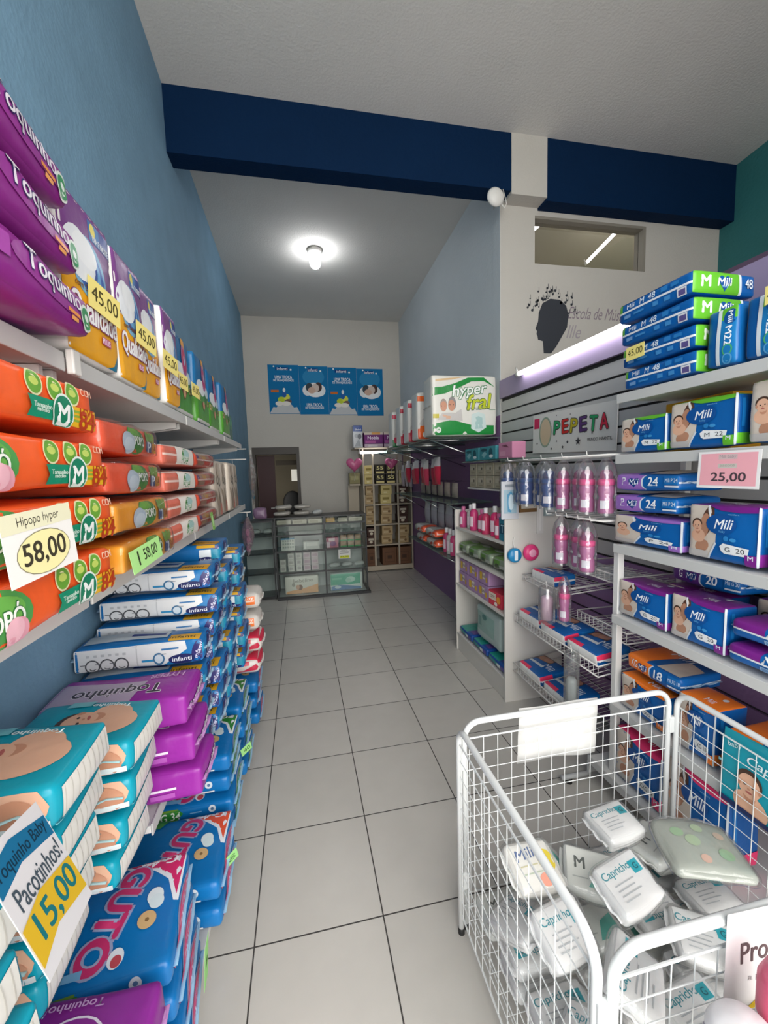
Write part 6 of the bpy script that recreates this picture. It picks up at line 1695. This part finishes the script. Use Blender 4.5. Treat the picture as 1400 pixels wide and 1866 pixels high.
# bottom layers (seen through the wires)
r5 = random.Random(11)
rows = ['front row', 'second row', 'third row', 'back row']
colm = ['at the aisle side', 'second from the aisle', 'third from the aisle', 'by the rack side']
for lay in range(2):
    for j in range(4):
        for i in range(4):
            x, y = BX0+.112+.199*i, BY0+.092+.154*j
            if lay == 1 and j == 3 and i == 0:
                continue
            putkey = ('capricho', 'capricho', 'capricho_alt', 'capricho')[(i+2*j+lay) % 4]
            put(putkey, x+r5.uniform(-.003, .003), y, .106+.0685*lay, (0 if (i+j) % 2 else PI)+r5.uniform(-.015, .015), 'clear-wrapped white pack, '+['bottom', 'second'][lay]+' layer of the bin, '+rows[j]+', '+colm[i], 'small pack', BG, sc=(.93, .90, .94))
# the heap on top
TOP = [
 ('capricho', .93, 1.055, .356, .10, .06, .0, 'white pack on top of the back of the heap, nearest the paper sign'),
 ('capricho_alt', .80, 1.00, .283, -.55, .35, .0, 'white and green pack marked M leaning left of the topmost pack'),
 ('capricho', .80, .865, .388, .18, .32, -.05, 'white pack with teal square lying tilted in the middle of the heap'),
 ('mili_small', .60, 1.00, .349, .10, .45, .10, 'white pack with a yellow dot leaning near the aisle side'),
 ('capricho', .60, .86, .314, .20, .50, .10, 'white pack with lettering upright-tilted in front of the yellow-dot pack'),
 ('capricho', .548, .93, .255, -1.25, .2, -.45, 'white pack pressed against the aisle-side wires, lettering sideways'),
 ('capricho', .70, .735, .308, .75, .35, .0, 'white pack turned sideways in the front middle of the heap'),
 ('capricho', .572, .665, .255, -1.0, .2, -.3, 'white pack low by the aisle-side wires near the front'),
 ('printed_bag', 1.10, .915, .363, -.30, .12, .06, 'larger printed clear bag lying over the rack side of the heap'),
 ('capricho', .985, .80, .244, -.5, .25, .1, 'white pack with a teal stripe under the printed bag'),
 ('capricho_alt', 1.06, 1.05, .262, .4, .1, .1, 'greyish wrapped pack behind the printed bag'),
 ('capricho', .83, .68, .237, .1, .1, 0, 'dim wrapped pack near the front wires, left'),
 ('capricho_alt', 1.04, .66, .269, -.2, .1, 0, 'dim wrapped pack near the front wires, right'),
 ('capricho_alt', .68, 1.085, .241, .3, .2, -.1, 'greenish wrapped pack behind the yellow-dot pack'),
]
for a in TOP:
    binp(*a)
# paper sign on the far panel
b = MB()
N = 10
V = []
for i in range(N+1):
    for j in range(7):
        u, v = i/N, j/6
        V.append((.300*(u-.5), -.004*math.sin(u*6+v*3)-.002*math.sin(v*9), -.200*v-.004*math.sin(u*9)*v))
F = [(i*7+j, i*7+j+1, (i+1)*7+j+1, (i+1)*7+j) for i in range(N) for j in range(6)]
b.add(V, F, paper('#d6d5d2'))
o = b.obj('paper_sheet', smooth=True); o.location = (.828, BY1+.022, .728); o.rotation_euler = (.03, .02, 0)
m_ = o.modifiers.new('thick', 'SOLIDIFY'); m_.thickness = .0008
tag(o, 'blank white paper sheet hung on the far panel of the wire bin', 'paper')
price_card('price_card', 'white card with yellow stripe lettered Pro on the near side of the bin', (.795, BY0-.018, .650), .225, .185,
           [('t', 'Produtos', .0, .2, .16, .038, '#5a4a4c', .04, None, .03), ('p', [(-.6, -.98), (-.1, -.62), (.98, -.45), (.98, -.95)], '#e3c02c'), ('t', '5,00', .45, -.74, .08, .022, '#8a9a3a', 0, None, .02), ('t', 'a partir de', -.1, -.35, .10, .014, '#b9b3b4')], (-.05, .06, 0), col='#d9d6d6', cat='price card')
# goods on a low stand right by the camera
t = thing('side_stand', 'low white stand at the right edge below the picture, carrying bottles', 'stand', (.545, .325, 0))
b = MB(); b.box(0, 0, .560, .34, .17, .580, UW); b.obj('top_board', t)
for x, y in ((.01, .01), (.31, .01), (.01, .14), (.31, .14)):
    b = MB(); b.box(x, y, 0, x+.02, y+.02, .5595, UW); b.obj('leg', t)
t = thing('jar', 'round white jar with a violet stripe at the lower right corner', 'jar', (.618, .428, .581))
b = MB(); b.lathe([(.001, 0), (.046, 0), (.050, .008), (.050, .075), (.040, .095), (.001, .10)], film('#e6e3e6'), 28); b.obj('body', t, smooth=True)
b = MB()
V = []
for i in range(9):
    a = PI*.3+PI*.5*i/8
    V += [(.0505*math.cos(a), .0505*math.sin(a), .05+.01*math.sin(i)), (.0505*math.cos(a), .0505*math.sin(a), .062+.01*math.sin(i))]
b.add(V, [(2*i, 2*i+2, 2*i+3, 2*i+1) for i in range(8)], film('#6a4a8c')); b.obj('stripe', t, smooth=True)
t = thing('bottle', 'white bottle with a pink upper half at the right picture edge', 'bottle', (.708, .430, .581))
b = MB(); b.lathe([(.001, 0), (.038, 0), (.042, .01), (.042, .075)], film('#e2dfdf'), 28, cap=False); b.obj('body', t, smooth=True)
b = MB(); b.lathe([(.0425, .075), (.0425, .13), (.034, .155), (.018, .165), (.018, .19), (.001, .19)], film('#e2607f'), 28, cap=False); b.obj('shoulder', t, smooth=True)
